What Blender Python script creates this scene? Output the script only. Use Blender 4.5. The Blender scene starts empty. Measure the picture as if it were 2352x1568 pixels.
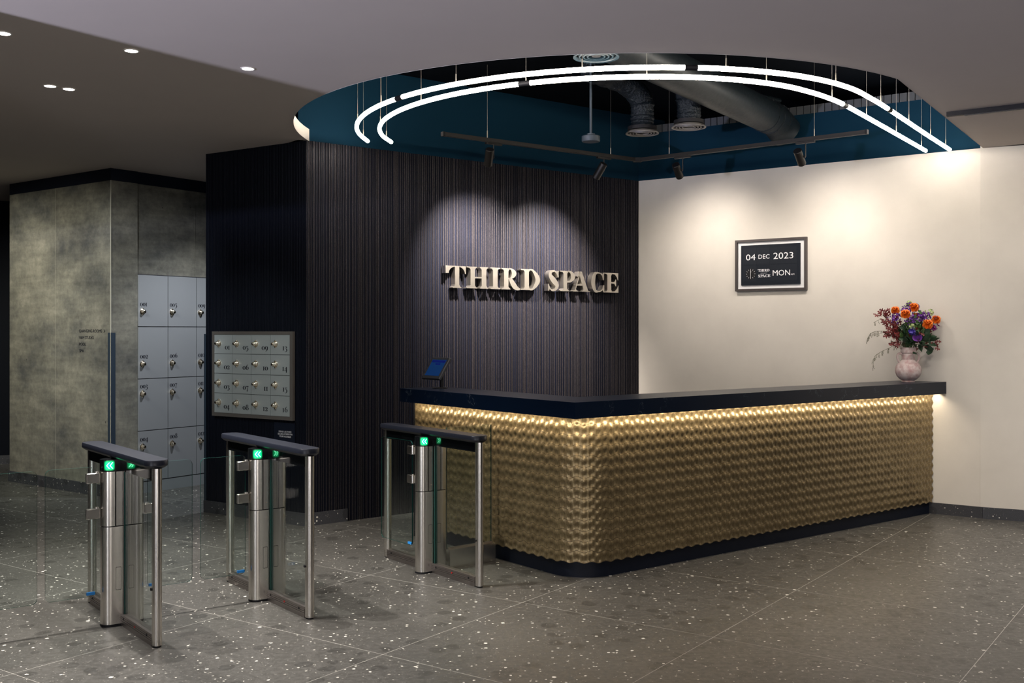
import bpy, bmesh, math, random
from mathutils import Vector, Matrix
C = bpy.context.scene.collection
SC = bpy.context.scene
PI = math.pi
random.seed(7)

# ------------------------------------------------------------------ camera, world, exposure
cam_d = bpy.data.cameras.new('camera'); cam = bpy.data.objects.new('camera', cam_d); C.objects.link(cam)
cam.location = (0, 0, 1.65); cam.rotation_euler = (PI/2, 0, 0)
cam_d.sensor_width = 36; cam_d.lens = 36*2415/2352; cam_d.shift_y = -25/2352; cam_d.clip_start = .05
SC.camera = cam
w = bpy.data.worlds.new('world'); SC.world = w; w.use_nodes = True
w.node_tree.nodes['Background'].inputs[0].default_value = (.6, .65, .8, 1)
w.node_tree.nodes['Background'].inputs[1].default_value = .01
SC.view_settings.view_transform = 'Standard'; SC.view_settings.look = 'None'
SC.view_settings.gamma = 1; SC.view_settings.exposure = 0.12; SC.view_settings.use_curve_mapping = False
SC.cycles.max_bounces = 8; SC.cycles.diffuse_bounces = 4; SC.cycles.glossy_bounces = 4
SC.cycles.transparent_max_bounces = 16
SC.cycles.sample_clamp_indirect = 4.0
SC.cycles.caustics_reflective = False; SC.cycles.caustics_refractive = False

WARM = (1, .80, .58); NEUT = (1, .92, .83); COOL = (.80, .86, 1)
def lamp_obj(name, d, loc, target, parent=None):
    o = bpy.data.objects.new(name, d); C.objects.link(o); o.location = loc
    v = Vector(target)-Vector(loc); o.rotation_euler = v.to_track_quat('-Z', 'Y').to_euler()
    return o
def spot(loc, target, power, deg, blend=.4, r=.03, col=NEUT, name='spot_lamp'):
    d = bpy.data.lights.new(name, 'SPOT'); d.energy = power; d.spot_size = math.radians(deg)
    d.spot_blend = blend; d.shadow_soft_size = r; d.color = col
    return lamp_obj(name, d, loc, target)
def area(loc, target, power, sx, sy, col=NEUT, spread=180, name='area_lamp'):
    d = bpy.data.lights.new(name, 'AREA'); d.shape = 'RECTANGLE'; d.size = sx; d.size_y = sy
    d.energy = power; d.color = col; d.spread = math.radians(spread)
    return lamp_obj(name, d, loc, target)

H = 1.65; CEIL = 3.255; TOP = 3.95
P2 = Vector((.79, .6132)); Q2 = Vector((-.6132, .79)); PA = math.atan2(.6132, .79)
def PQ(p, q, z=0): return Vector((p*P2.x+q*Q2.x, p*P2.y+q*Q2.y, z))
def frame(o, d):                      # x along d, y away from the room side, z up
    d = Vector((d[0], d[1])).normalized()
    return Matrix(((d.x, -d.y, 0, o[0]), (d.y, d.x, 0, o[1]), (0, 0, 1, o[2] if len(o) > 2 else 0), (0, 0, 0, 1)))
FP = frame((0, 0), P2)
D0 = (-2.786, 9.57); D1 = PQ(4.07, 8.085).to_2d(); D2 = PQ(7.994, 8.085).to_2d(); D3 = (4.140, 9.246); D4 = (6.6, 7.98)
K0 = (-5.505, 11.53); K1 = (-3.961, 10.38); K2 = (-2.55, 12.48)
FW = frame(D0, (D1[0]-D0[0], D1[1]-D0[1])); FC = frame(D2, (D3[0]-D2[0], D3[1]-D2[1]))
FK = frame(K1, (.5579, .8299)); FL = frame(K0, (K1[0]-K0[0], K1[1]-K0[1])); FC2 = frame(D3, (D4[0]-D3[0], D4[1]-D3[1]))
LD = math.dist(D0, D1); LL = math.dist(K0, K1); LC = math.dist(D2, D3)
E1 = (.5764, .8171); E2 = (.8171, -.5764)

# room light: downlights for the floor pools, added spots brightening the walls, added fill behind
LIGHT_SPOTS = [                       # x, y, target x, y, z, power, cone, colour
    (0.6, 4.9, .8, 6.1, 0, 120, 56, NEUT), (2.6, 4.95, 2.5, 6.2, 0, 190, 64, NEUT), (-3.5, 6.6, -2.3, 9.2, 1.25, 190, 34, (.95, 1, .97)), (3.9, 6.2, 3.9, 6.2, 0, 190, 85, NEUT), (5.0, 7.2, 5.1, 7.6, 0, 260, 100, NEUT), (3.9, 7.2, 4.7, 8.9, 1.0, 170, 100, NEUT),  # third spot added for the small lockers, last for the cream wall
    (-1.0, 4.9, -1.2, 6.0, 0, 60, 56, NEUT), (-2.3, 10.3, -3.1, 10.9, .2, 250, 100, (.9, .93, 1)),
    (-5.0, 8.4, -4.7, 10.9, 1.3, 290, 80, (1, .96, .82)), (-6.1, 9.3, -5.4, 11.6, 1.3, 290, 80, (1, .96, .82)), (-3.9, 7.7, -3.5, 11.0, 1.2, 230, 62, (.85, .92, 1))]  # added spots brightening the concrete and the large lockers
for x, y, tx, ty, tz, pw, cn, cl in LIGHT_SPOTS:
    spot((x, y, CEIL-.02), (tx, ty, tz), pw, cn, .8, .05, cl, 'downlight_or_fill_lamp')
# added ceiling wash from behind left; an added unseen blocker cuts its edge
spot((-6.12, .45, 1.2), (-1.2, 6.0, 3.1), 2300, 95, 1, .07, (.74, .75, 1), 'added_ceiling_wash')
area((0, -1.5, .25), (0, -1.4, 3.2), 110, 7, 3, (.97, .93, .95), name='added_ceiling_fill')  # added upward fill to lift the ceiling tone
area((0, -4.8, 1.6), (0, 6, 1.6), 40, 12, 2.6, (.93, .94, 1), name='rear_fill_panel')  # added broad fill from behind, no window stands here
area((-3.4, -3.6, 1.5), (-1.6, 6, 1.5), 95, .7, 2.8, (.95, .96, 1), name='rear_fill_panel')  # added narrow panel that gives the steel bright streaks
area((3.2, -4.0, 1.5), (0, 6, 1.5), 70, .6, 2.8, (1, .93, .84), name='rear_fill_panel')  # second narrow panel added for streaks in the steel

# ------------------------------------------------------------------ materials
def mat(name, col=(.5, .5, .5), rough=.5, metal=0, spec=.5, emit=None, es=0, alpha=None):
    m = bpy.data.materials.new(name); m.use_nodes = True; b = m.node_tree.nodes['Principled BSDF']
    b.inputs['Base Color'].default_value = (*col, 1); b.inputs['Roughness'].default_value = rough
    b.inputs['Metallic'].default_value = metal; b.inputs['Specular IOR Level'].default_value = spec
    if emit: b.inputs['Emission Color'].default_value = (*emit, 1); b.inputs['Emission Strength'].default_value = es
    return m
class N:                              # tiny node-graph helper
    def __init__(s, m): s.m = m; s.t = m.node_tree; s.b = s.t.nodes['Principled BSDF']
    def n(s, k, **kw):
        o = s.t.nodes.new(k)
        for a, v in kw.items(): setattr(o, a, v)
        return o
    def l(s, a, b): s.t.links.new(a, b)
    def pos(s): return s.n('ShaderNodeNewGeometry').outputs['Position']
    def obj(s): return s.n('ShaderNodeTexCoord').outputs['Object']
    def val(s, x, sock):
        if isinstance(x, (int, float)): sock.default_value = x
        elif isinstance(x, tuple): sock.default_value = x
        else: s.l(x, sock)
    def math(s, op, a, b=0, c=0):
        o = s.n('ShaderNodeMath', operation=op); s.val(a, o.inputs[0]); s.val(b, o.inputs[1]); s.val(c, o.inputs[2]); return o.outputs[0]
    def dot(s, a, v):
        o = s.n('ShaderNodeVectorMath', operation='DOT_PRODUCT'); s.l(a, o.inputs[0]); o.inputs[1].default_value = v; return o.outputs['Value']
    def scale(s, a, v):
        o = s.n('ShaderNodeVectorMath', operation='MULTIPLY'); s.l(a, o.inputs[0]); o.inputs[1].default_value = v; return o.outputs[0]
    def noise(s, v, sc, det=3, rough=.5, dist=0):
        o = s.n('ShaderNodeTexNoise'); s.l(v, o.inputs['Vector']); o.inputs['Scale'].default_value = sc
        o.inputs['Detail'].default_value = det; o.inputs['Roughness'].default_value = rough; o.inputs['Distortion'].default_value = dist
        return o.outputs['Fac']
    def vor(s, v, sc):
        o = s.n('ShaderNodeTexVoronoi'); s.l(v, o.inputs['Vector']); o.inputs['Scale'].default_value = sc; return o
    def ramp(s, f, stops, const=False):
        o = s.n('ShaderNodeValToRGB'); s.l(f, o.inputs[0]); e = o.color_ramp.elements
        if const: o.color_ramp.interpolation = 'CONSTANT'
        while len(e) < len(stops): e.new(.5)
        for k, (p, c) in enumerate(stops):
            e[k].position = p; e[k].color = (*c, 1) if isinstance(c, tuple) else (c, c, c, 1)
        return o.outputs[0]
    def mix(s, f, a, b, mode='MIX'):
        o = s.n('ShaderNodeMix', data_type='RGBA', blend_type=mode); s.val(f, o.inputs[0])
        for x, i in ((a, 6), (b, 7)):
            if isinstance(x, tuple): o.inputs[i].default_value = (*x, 1)
            else: s.l(x, o.inputs[i])
        return o.outputs[2]
    def bump(s, h, st=.3, d=.005):
        o = s.n('ShaderNodeBump'); s.l(h, o.inputs['Height']); o.inputs['Strength'].default_value = st; o.inputs['Distance'].default_value = d
        s.l(o.outputs[0], s.b.inputs['Normal'])
    def col(s, c): s.l(c, s.b.inputs['Base Color'])
    def rough(s, c): s.l(c, s.b.inputs['Roughness'])

def terrazzo(name, joints, dark, chip_scale=1.0):
    m = mat(name, rough=.4); g = N(m); p = g.pos()
    n1 = g.noise(p, 60, 2)
    wob = g.n('ShaderNodeMix', data_type='VECTOR'); wob.inputs[0].default_value = .012
    g.l(p, wob.inputs[4])
    nn = g.n('ShaderNodeTexNoise'); g.l(p, nn.inputs['Vector']); nn.inputs['Scale'].default_value = 55; g.l(nn.outputs['Color'], wob.inputs[5])
    pw = wob.outputs[1]
    big = g.ramp(g.noise(p, 1.1, 3), [(.3, tuple(c*.85 for c in dark)), (.7, tuple(c*1.15 for c in dark))])
    fine = g.ramp(g.noise(p, 150, 3, .7), [(.3, .72), (.7, 1.28)])
    c = g.mix(1.0, big, fine, 'MULTIPLY')
    v0 = g.vor(pw, 8*chip_scale); vs = g.n('ShaderNodeSeparateColor'); g.l(v0.outputs['Color'], vs.inputs[0])
    blot = g.math('MULTIPLY', g.math('LESS_THAN', v0.outputs['Distance'], .38), g.math('GREATER_THAN', vs.outputs[0], .60))
    c = g.mix(g.math('MULTIPLY', blot, .62), c, tuple(x*.45 for x in dark))
    for sc, r0, dens, bright in ((80, .34, .70, .17), (42, .30, .76, .50), (24, .26, .80, .62)):
        v = g.vor(pw, sc*chip_scale); sp = g.n('ShaderNodeSeparateColor'); g.l(v.outputs['Color'], sp.inputs[0])
        k = g.math('MULTIPLY', g.math('LESS_THAN', v.outputs['Distance'], g.math('MULTIPLY', sp.outputs[1], r0)), g.math('GREATER_THAN', sp.outputs[0], dens))
        c = g.mix(k, c, (bright, bright*.96, bright*.88))
    if joints:
        gx, gy = 1.083, 5.66
        for d in (E1, E2):
            u = g.dot(p, (d[0], d[1], 0)); u0 = gx*d[0]+gy*d[1]
            pp = g.math('PINGPONG', g.math('ADD', u, -u0+1.25*40), .625)
            c = g.mix(g.math('LESS_THAN', pp, .0016), c, (.30, .29, .27))
    g.col(c); g.rough(g.ramp(g.noise(p, 30, 3), [(.3, .30), (.7, .46)]))
    return m
M_floor = terrazzo('dark_terrazzo', True, (.058, .056, .052))
M_skirt = terrazzo('dark_terrazzo_skirting', False, (.035, .036, .042))

def plaster(name, col, var=.06, bump=.15):
    m = mat(name, col, .85, spec=.08); g = N(m); p = g.pos()
    a = tuple(c*(1-var) for c in col); b = tuple(min(1, c*(1+var)) for c in col)
    g.col(g.ramp(g.noise(p, 2.2, 6, .6), [(.3, a), (.7, b)])); g.bump(g.noise(p, 90, 4), bump, .002)
    return m
M_ceil = plaster('taupe_ceiling_paint', (.52, .47, .435), .015, .05)
M_cream = plaster('cream_plaster', (.635, .60, .55), .045)
M_blue = plaster('petrol_blue_paint', (.0034, .022, .043), .03, .05)
M_navy = mat('navy_paint', (.0035, .006, .014), .5, spec=.25)
M_black = mat('matt_black', (.006, .006, .008), .6, spec=.25)
M_void = mat('dark_soffit_paint', (.002, .003, .005), .9, spec=.03)

def concrete():
    m = mat('raw_concrete_finish', rough=.8, spec=.25); g = N(m); p = g.pos()
    a = g.noise(g.scale(p, (1, 1, 1.3)), 2.0, 8, .64)
    c = g.ramp(a, [(.28, (.055, .057, .056)), (.48, (.125, .122, .102)), (.72, (.215, .205, .165))])
    st = g.ramp(g.noise(g.scale(p, (1, 1, 7)), 2.2, 5, .6), [(.3, .72), (.65, 1.12)])
    c = g.mix(.8, c, st, 'MULTIPLY')
    c = g.mix(.8, c, g.ramp(g.noise(p, 22, 5, .7), [(.3, .75), (.7, 1.2)]), 'MULTIPLY')
    v = g.vor(g.scale(p, (1, 1, .5)), 5); sp = g.n('ShaderNodeSeparateColor'); g.l(v.outputs['Color'], sp.inputs[0])
    k = g.math('MULTIPLY', g.math('LESS_THAN', v.outputs['Distance'], .035), g.math('GREATER_THAN', sp.outputs[0], .75))
    c = g.mix(k, c, (.03, .03, .028))
    g.col(c); g.bump(a, .3, .004)
    return m
M_conc = concrete()

def brushed(name, col, rough=.28, axis=(60, 60, 1.5), metal=1.0):
    m = mat(name, col, rough, metal); g = N(m); p = g.obj()
    f = g.noise(g.scale(p, axis), 12, 3)
    g.rough(g.ramp(f, [(.3, rough*.9), (.7, rough*1.12)]))
    return m
M_steel = brushed('brushed_stainless_steel', (.66, .63, .59), .24, (30, 30, .4))
M_rail = brushed('grey_anodised_aluminium', (.30, .27, .26), .38)
M_lock = brushed('grey_metallic_laminate', (.38, .40, .415), .42, (140, 140, 4), .55)
M_lock2 = brushed('green_grey_metallic_laminate', (.42, .46, .46), .42, (140, 140, 4), .5)
M_lframe = mat('bronze_frame_metal', (.18, .165, .15), .4, .6)
M_knob = mat('polished_nickel', (.80, .72, .58), .18, 1)
M_guard = mat('blue_grey_metal_guard', (.035, .052, .075), .4, .4)
M_cap = mat('dark_blue_grey_satin', (.010, .012, .020), .36, .1, spec=.4)
M_gloss = mat('black_gloss', (.004, .005, .006), .07)
M_letter = brushed('warm_nickel_letter_face', (.66, .62, .56), .32, (40, 40, 40))
M_ink = mat('black_lettering', (.006, .007, .012), .5)
M_white = mat('white_lettering', (.75, .75, .78), .5)
M_bronze = mat('dark_bronze_lamp_body', (.007, .006, .006), .45, .2)
M_wire = mat('steel_wire', (.45, .42, .36), .4, 1)
M_tube = mat('opal_glowing_tube', (1, 1, 1), .4, emit=(1, .90, .77), es=46.0)
M_lens = mat('glowing_downlight_lens', (1, 1, 1), .4, emit=(1, .93, .85), es=14)
M_trim = mat('white_trim', (.7, .68, .65), .4)
M_duct = brushed('galvanised_duct', (.008, .014, .019), .45, (3, 3, 3), .4)
M_foil = mat('crinkled_foil_duct', (.007, .012, .018), .36, .4)
g = N(M_foil); g.bump(g.noise(g.obj(), 45, 4, .6), .9, .02)
M_pvc = mat('grey_plastic', (.035, .050, .066), .5)
M_deck = mat('grey_corrugated_deck', (.05, .056, .065), .7)
M_vent = mat('off_white_vent_metal', (.15, .14, .13), .4)
M_ventd = mat('grey_blue_vent_metal', (.008, .018, .026), .4)
M_blueled = mat('blue_tag_film', (.02, .22, .62), .35)
M_edge = mat('green_glass_edge', (.006, .045, .038), .15)
M_red = mat('red_sensor', (.35, .01, .01), .3)

def glass():
    m = bpy.data.materials.new('clear_glass'); m.use_nodes = True; t = m.node_tree; t.nodes.clear()
    o = t.nodes.new('ShaderNodeOutputMaterial'); mx = t.nodes.new('ShaderNodeMixShader')
    tr = t.nodes.new('ShaderNodeBsdfTransparent'); gl = t.nodes.new('ShaderNodeBsdfGlossy'); ge = t.nodes.new('ShaderNodeNewGeometry'); dp = t.nodes.new('ShaderNodeVectorMath'); dp.operation = 'DOT_PRODUCT'
    t.links.new(ge.outputs['Incoming'], dp.inputs[0]); t.links.new(ge.outputs['Normal'], dp.inputs[1])
    def mt(op, a, b):
        q = t.nodes.new('ShaderNodeMath'); q.operation = op
        for i, x in enumerate((a, b)):
            if isinstance(x, (int, float)): q.inputs[i].default_value = x
            else: t.links.new(x, q.inputs[i])
        return q.outputs[0]
    fr = mt('ADD', .04, mt('MULTIPLY', .9, mt('POWER', mt('SUBTRACT', 1, mt('ABSOLUTE', dp.outputs['Value'], 0)), 5)))
    tr.inputs[0].default_value = (.93, .965, .955, 1); gl.inputs['Roughness'].default_value = .01
    t.links.new(fr, mx.inputs[0]); t.links.new(tr.outputs[0], mx.inputs[1]); t.links.new(gl.outputs[0], mx.inputs[2]); t.links.new(mx.outputs[0], o.inputs[0])
    return m
M_glass = glass()

def stone():
    m = mat('black_veined_stone', (.006, .009, .016), .3, spec=.3); g = N(m); p = g.pos()
    f = g.noise(p, 3.2, 6, .62, 1.5)
    d = g.math('ABSOLUTE', g.math('SUBTRACT', f, .5))
    k = g.math('MULTIPLY', g.math('LESS_THAN', d, .0022), g.math('GREATER_THAN', g.noise(p, 5, 2), .56))
    c = g.mix(k, (.002, .007, .020), (.10, .12, .15)); g.col(c)
    return m
M_stone = stone()

def ribmat(name, a, b, rough, metal):
    m = mat(name, a, rough, metal, spec=.10); g = N(m); p = g.pos()
    g.col(g.ramp(g.noise(p, 140, 3, .7), [(.35, a), (.7, b)]))
    g.bump(g.noise(p, 160, 3), .5, .002)
    return m
M_rib = ribmat('bronze_black_ribs', (.015, .014, .017), (.046, .041, .045), .40, .4)
M_groove = ribmat('dark_navy_wallcovering', (.0035, .0045, .010), (.008, .009, .016), .5, .1)

M_dark = ribmat('black_navy_wallcovering', (.0015, .0028, .006), (.003, .0045, .009), .6, 0)
M_dark2 = ribmat('black_navy_ribs', (.0028, .004, .008), (.0045, .006, .012), .6, 0)
SLAT = .0085; WL = .099; VP = .0707; WA = .0068
def gold():
    m = mat('carved_brass_slats', (.5, .34, .13), .36, .70); g = N(m)
    uv = g.n('ShaderNodeUVMap'); sp = g.n('ShaderNodeSeparateXYZ'); g.l(uv.outputs[0], sp.inputs[0]); s, z = sp.outputs[0], sp.outputs[1]
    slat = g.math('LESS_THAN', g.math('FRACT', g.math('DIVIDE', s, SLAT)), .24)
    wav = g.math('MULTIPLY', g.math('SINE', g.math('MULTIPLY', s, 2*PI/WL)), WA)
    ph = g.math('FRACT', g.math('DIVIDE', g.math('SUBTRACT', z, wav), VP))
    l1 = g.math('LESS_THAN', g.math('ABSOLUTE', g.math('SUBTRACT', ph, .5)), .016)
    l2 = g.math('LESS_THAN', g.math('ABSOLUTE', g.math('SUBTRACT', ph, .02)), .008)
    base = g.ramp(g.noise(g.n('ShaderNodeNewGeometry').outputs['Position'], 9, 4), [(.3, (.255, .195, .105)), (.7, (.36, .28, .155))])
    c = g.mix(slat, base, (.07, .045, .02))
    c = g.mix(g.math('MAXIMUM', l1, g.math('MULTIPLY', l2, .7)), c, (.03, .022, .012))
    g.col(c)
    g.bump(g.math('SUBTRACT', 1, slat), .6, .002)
    return m
M_gold = gold()

# ------------------------------------------------------------------ mesh helper
class MB:
    def __init__(s, fr=None): s.v = []; s.f = []; s.mi = []; s.fr = fr or Matrix()
    def add(s, vs, fs, mi=0, fr=None):
        T = s.fr @ fr if fr else s.fr
        k = len(s.v); s.v += [T @ Vector(p) for p in vs]
        s.f += [tuple(i+k for i in f) for f in fs]; s.mi += [mi]*len(fs); return s
    def box(s, x0, x1, y0, y1, z0, z1, mi=0, fr=None, bev=0):
        if bev:
            b = bev; a = [(x0+b, y0), (x1-b, y0), (x1, y0+b), (x1, y1-b), (x1-b, y1), (x0+b, y1), (x0, y1-b), (x0, y0+b)]
            c = [(x0+b*1.4, y0+b*.6), (x1-b*1.4, y0+b*.6), (x1-b*.6, y0+b*1.4), (x1-b*.6, y1-b*1.4), (x1-b*1.4, y1-b*.6), (x0+b*1.4, y1-b*.6), (x0+b*.6, y1-b*1.4), (x0+b*.6, y0+b*1.4)]
            return s.loft([[(x, y, z0) for x, y in c], [(x, y, z0+b*.6) for x, y in a], [(x, y, z1-b*.6) for x, y in a], [(x, y, z1) for x, y in c]], mi, fr)
        v = [(x, y, z) for z in (z0, z1) for x, y in ((x0, y0), (x1, y0), (x1, y1), (x0, y1))]
        return s.add(v, [(3, 2, 1, 0), (4, 5, 6, 7), (0, 1, 5, 4), (1, 2, 6, 5), (2, 3, 7, 6), (3, 0, 4, 7)], mi, fr)
    def loft(s, rings, mi=0, fr=None, caps=True, closed=True):
        n = len(rings[0]); v = [p for r in rings for p in r]; f = []
        for k in range(len(rings)-1):
            for i in range(n if closed else n-1):
                j = (i+1) % n; f.append((k*n+i, k*n+j, (k+1)*n+j, (k+1)*n+i))
        if caps: f += [tuple(range(n-1, -1, -1)), tuple(range((len(rings)-1)*n, len(rings)*n))]
        return s.add(v, f, mi, fr)
    def prism(s, poly, z0, z1, mi=0, fr=None): return s.loft([[(x, y, z0) for x, y in poly], [(x, y, z1) for x, y in poly]], mi, fr)
    def cyl(s, p0, p1, r, n=20, r1=None, mi=0, fr=None, caps=True): return s.tube([p0, p1], r, n, mi, fr, [r, r if r1 is None else r1], caps)
    def tube(s, pts, r, n=10, mi=0, fr=None, rs=None, caps=True):
        pts = [Vector(p) for p in pts]; rings = []; up = None
        for i, p in enumerate(pts):
            t = (pts[min(i+1, len(pts)-1)]-pts[max(i-1, 0)]).normalized()
            if up is None: up = Vector((0, 0, 1)) if abs(t.z) < .9 else Vector((1, 0, 0))
            a = t.cross(up).normalized(); b = a.cross(t).normalized(); up = b
            rr = rs[i] if rs else r
            rings.append([p+a*rr*math.cos(2*PI*k/n)+b*rr*math.sin(2*PI*k/n) for k in range(n)])
        return s.loft(rings, mi, fr, caps)
    def lathe(s, prof, n=32, mi=0, fr=None, o=(0, 0, 0)):
        cl = prof[0][0] > .0049
        if cl: prof = prof+[prof[0]]
        return s.loft([[(o[0]+r*math.cos(2*PI*k/n), o[1]+r*math.sin(2*PI*k/n), o[2]+z) for k in range(n)] for r, z in prof], mi, fr, caps=not cl)
    def build(s, name, m, parent=None, smooth=False, kind=None, label=None):
        me = bpy.data.meshes.new(name); me.from_pydata(s.v, [], s.f)
        ms = m if isinstance(m, (list, tuple)) else [m]
        for x in ms: me.materials.append(x)
        if any(s.mi): me.polygons.foreach_set('material_index', s.mi)
        bm = bmesh.new(); bm.from_mesh(me); bmesh.ops.recalc_face_normals(bm, faces=bm.faces); bm.to_mesh(me); bm.free()
        if smooth:
            me.polygons.foreach_set('use_smooth', [True]*len(me.polygons))
            me.set_sharp_from_angle(angle=math.radians(35))
        o = bpy.data.objects.new(name, me); C.objects.link(o)
        if parent: o.parent = parent
        if kind: o['kind'] = kind
        if label: o['label'] = label
        return o
def tag(o, label, cat, group=None):
    o['label'] = label; o['category'] = cat
    if group: o['group'] = group
    return o
def thing(name, label, cat, loc=(0, 0, 0), rz=0, group=None):
    o = bpy.data.objects.new(name, None); C.objects.link(o); o.location = loc; o.rotation_euler = (0, 0, rz)
    o.empty_display_size = .1
    return tag(o, label, cat, group)
def copy_tree(o, parent=None):
    c = o.copy(); C.objects.link(c)
    if parent: c.parent = parent
    for ch in list(o.children): copy_tree(ch, c)
    return c
def struct(mb, name, m, smooth=False): return mb.build(name, m, None, smooth, 'structure')
def fthing(name, label, cat, fr, x, y, z, group=None):   # a thing whose local frame is a wall frame moved to x, y, z
    o = fr @ Vector((x, y, z)); return thing(name, label, cat, o, math.atan2(fr[1][0], fr[0][0]), group)
def catmull(pts, per=8, closed=False):
    out = []; n = len(pts)
    for i in range(n if closed else n-1):
        a, b, c, d = [pts[(i+k) % n] if closed else pts[min(max(i+k, 0), n-1)] for k in (-1, 0, 1, 2)]
        for j in range(per):
            t = j/per
            out.append(tuple(.5*((2*b[k])+(-a[k]+c[k])*t+(2*a[k]-5*b[k]+4*c[k]-d[k])*t*t+(-a[k]+3*b[k]-3*c[k]+d[k])*t**3) for k in range(len(b))))
    if not closed: out.append(tuple(pts[-1]))
    return out

# ------------------------------------------------------------------ lettering
# glyphs are drawn in x (right) and z (up), extruded towards -y
def g_poly(mb, poly, d0, d1, mi=0):
    n = len(poly); mb.add([(x, -d0, z) for x, z in poly]+[(x, -d1, z) for x, z in poly],
        [tuple(range(n)), tuple(range(2*n-1, n-1, -1))]+[(i, (i+1) % n, n+(i+1) % n, n+i) for i in range(n)], mi)
def g_stroke(mb, pts, d0, d1, closed=False, per=7):
    S = catmull(pts, per, closed); n = len(S); A = []; B = []
    for i, (x, z, wd) in enumerate(S):
        a = S[(i-1) % n] if closed else S[max(i-1, 0)]; b = S[(i+1) % n] if closed else S[min(i+1, n-1)]
        tx, tz = b[0]-a[0], b[1]-a[1]; L = math.hypot(tx, tz) or 1
        A.append((x-tz/L*wd/2, z+tx/L*wd/2)); B.append((x+tz/L*wd/2, z-tx/L*wd/2))
    v = [(x, -d, z) for d in (d0, d1) for R in (A, B) for x, z in R]; f = []
    for i in range(n if closed else n-1):
        j = (i+1) % n
        f += [(2*n+i, 2*n+j, 3*n+j, 3*n+i), (i, n+i, n+j, j), (i, j, 2*n+j, 2*n+i), (n+j, n+i, 3*n+i, 3*n+j)]
    if not closed: f += [(0, 2*n, 3*n, n), (n-1, 2*n-1, 4*n-1, 3*n-1)]
    mb.add(v, f)
def ring_pts(cx, cz, rx, rz, thick, thin):
    return [(cx+rx*math.cos(a), cz+rz*math.sin(a), thin+(thick-thin)*abs(math.cos(a))**1.6) for a in [2*PI*k/16 for k in range(16)]]
def stem(x0, x1, h, sl=.022, sr=.022, t=.009, zb=0.0):
    b = .02; arc = lambda cx, cz, a0, a1: [(cx+b*math.cos(math.radians(a)), cz+b*math.sin(math.radians(a))) for a in (a0+(a1-a0)*k/4 for k in range(5))]
    p = [(x0-sl, zb), (x1+sr, zb), (x1+sr, zb+t)]
    p += [(x1+.012, zb+t+.003), (x1, zb+t+.018), (x1, h-t-.018), (x1+.012, h-t-.003), (x1+sr, h-t), (x1+sr, h), (x0-sl, h), (x0-sl, h-t),
          (x0-.012, h-t-.003), (x0, h-t-.018), (x0, zb+t+.018), (x0-.012, zb+t+.003), (x0-sl, zb+t)]
    return p
LH = .2035
def L_T(m, a, b):
    h = LH; g_poly(m, [(.080, 0), (.178, 0), (.178, .006), (.160, .014), (.153, .032), (.153, h), (.104, h), (.104, .032), (.097, .014), (.080, .006)], a, b)
    g_poly(m, [(0, h), (0, h*.66), (.034, h*.66), (.040, h*.77), (.055, h*.87), (.080, h*.935), (.104, h*.96), (.104, h)], a, b)
    g_poly(m, [(.228, h), (.228, h*.64), (.218, h*.66), (.210, h*.77), (.195, h*.87), (.175, h*.935), (.153, h*.96), (.153, h)], a, b)
def L_H(m, a, b):
    g_poly(m, stem(.282, .333, LH, .045, .02), a, b); g_poly(m, stem(.411, .465, LH, .02, .02), a, b)
    g_poly(m, [(.33, LH*.47), (.415, LH*.47), (.415, LH*.53), (.33, LH*.53)], a, b)
def L_I(m, a, b): g_poly(m, stem(.544, .599, LH, .03, .03), a, b)
def L_R(m, a, b):
    h = LH; g_poly(m, stem(.677, .730, h, .03, .022), a, b)
    g_stroke(m, [(.728, h-.004, .009), (.765, h*.955, .018), (.797, h*.76, .056), (.765, h*.55, .02), (.730, h*.51, .009)], a, b)
    g_stroke(m, [(.738, h*.50, .012), (.765, h*.40, .045), (.800, h*.18, .055), (.835, h*.06, .038), (.872, h*.025, .012)], a, b)
def L_D(m, a, b):
    h = LH; g_poly(m, stem(.928, .982, h, .045, 0), a, b)
    g_stroke(m, [(.980, h-.005, .010), (1.035, h*.93, .022), (1.094, h*.5, .058), (1.035, h*.07, .022), (.980, .005, .010)], a, b)
def L_S(m, a, b):
    h = LH; g_stroke(m, [(1.345, h*.80, .012), (1.315, h*.96, .014), (1.268, h*.93, .026), (1.255, h*.74, .044), (1.300, h*.50, .060), (1.342, h*.27, .044), (1.318, h*.06, .024), (1.272, h*.03, .014), (1.240, h*.18, .014)], a, b)
    g_poly(m, [(1.352, h*.98), (1.362, h*.98), (1.362, h*.66), (1.352, h*.66), (1.335, h*.85)], a, b)
    g_poly(m, [(1.226, 0), (1.236, 0), (1.250, h*.12), (1.236, h*.34), (1.226, h*.34)], a, b)
def L_P(m, a, b):
    h = LH; g_poly(m, stem(1.427, 1.476, h, .045, .022), a, b)
    g_stroke(m, [(1.474, h-.004, .009), (1.520, h*.95, .022), (1.552, h*.73, .056), (1.520, h*.50, .022), (1.474, h*.455, .009)], a, b)
def L_A(m, a, b):
    h = LH; g_poly(m, [(1.628, h), (1.672, h), (1.752, .022), (1.765, .008), (1.787, .006), (1.787, 0), (1.672, 0), (1.672, .006), (1.690, .012), (1.692, .028)], a, b)
    g_poly(m, [(1.628, h), (1.645, h), (1.648, h*.86), (1.612, h*.72), (1.606, h*.76)], a, b)
    g_poly(m, [(1.640, h*.88), (1.648, h*.86), (1.592, .022), (1.580, .022)], a, b)
    g_poly(m, [(1.550, 0), (1.625, 0), (1.625, .006), (1.600, .012), (1.592, .03), (1.580, .03), (1.575, .012), (1.550, .006)], a, b)
    g_poly(m, [(1.590, h*.30), (1.700, h*.30), (1.694, h*.37), (1.600, h*.37)], a, b)
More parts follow.
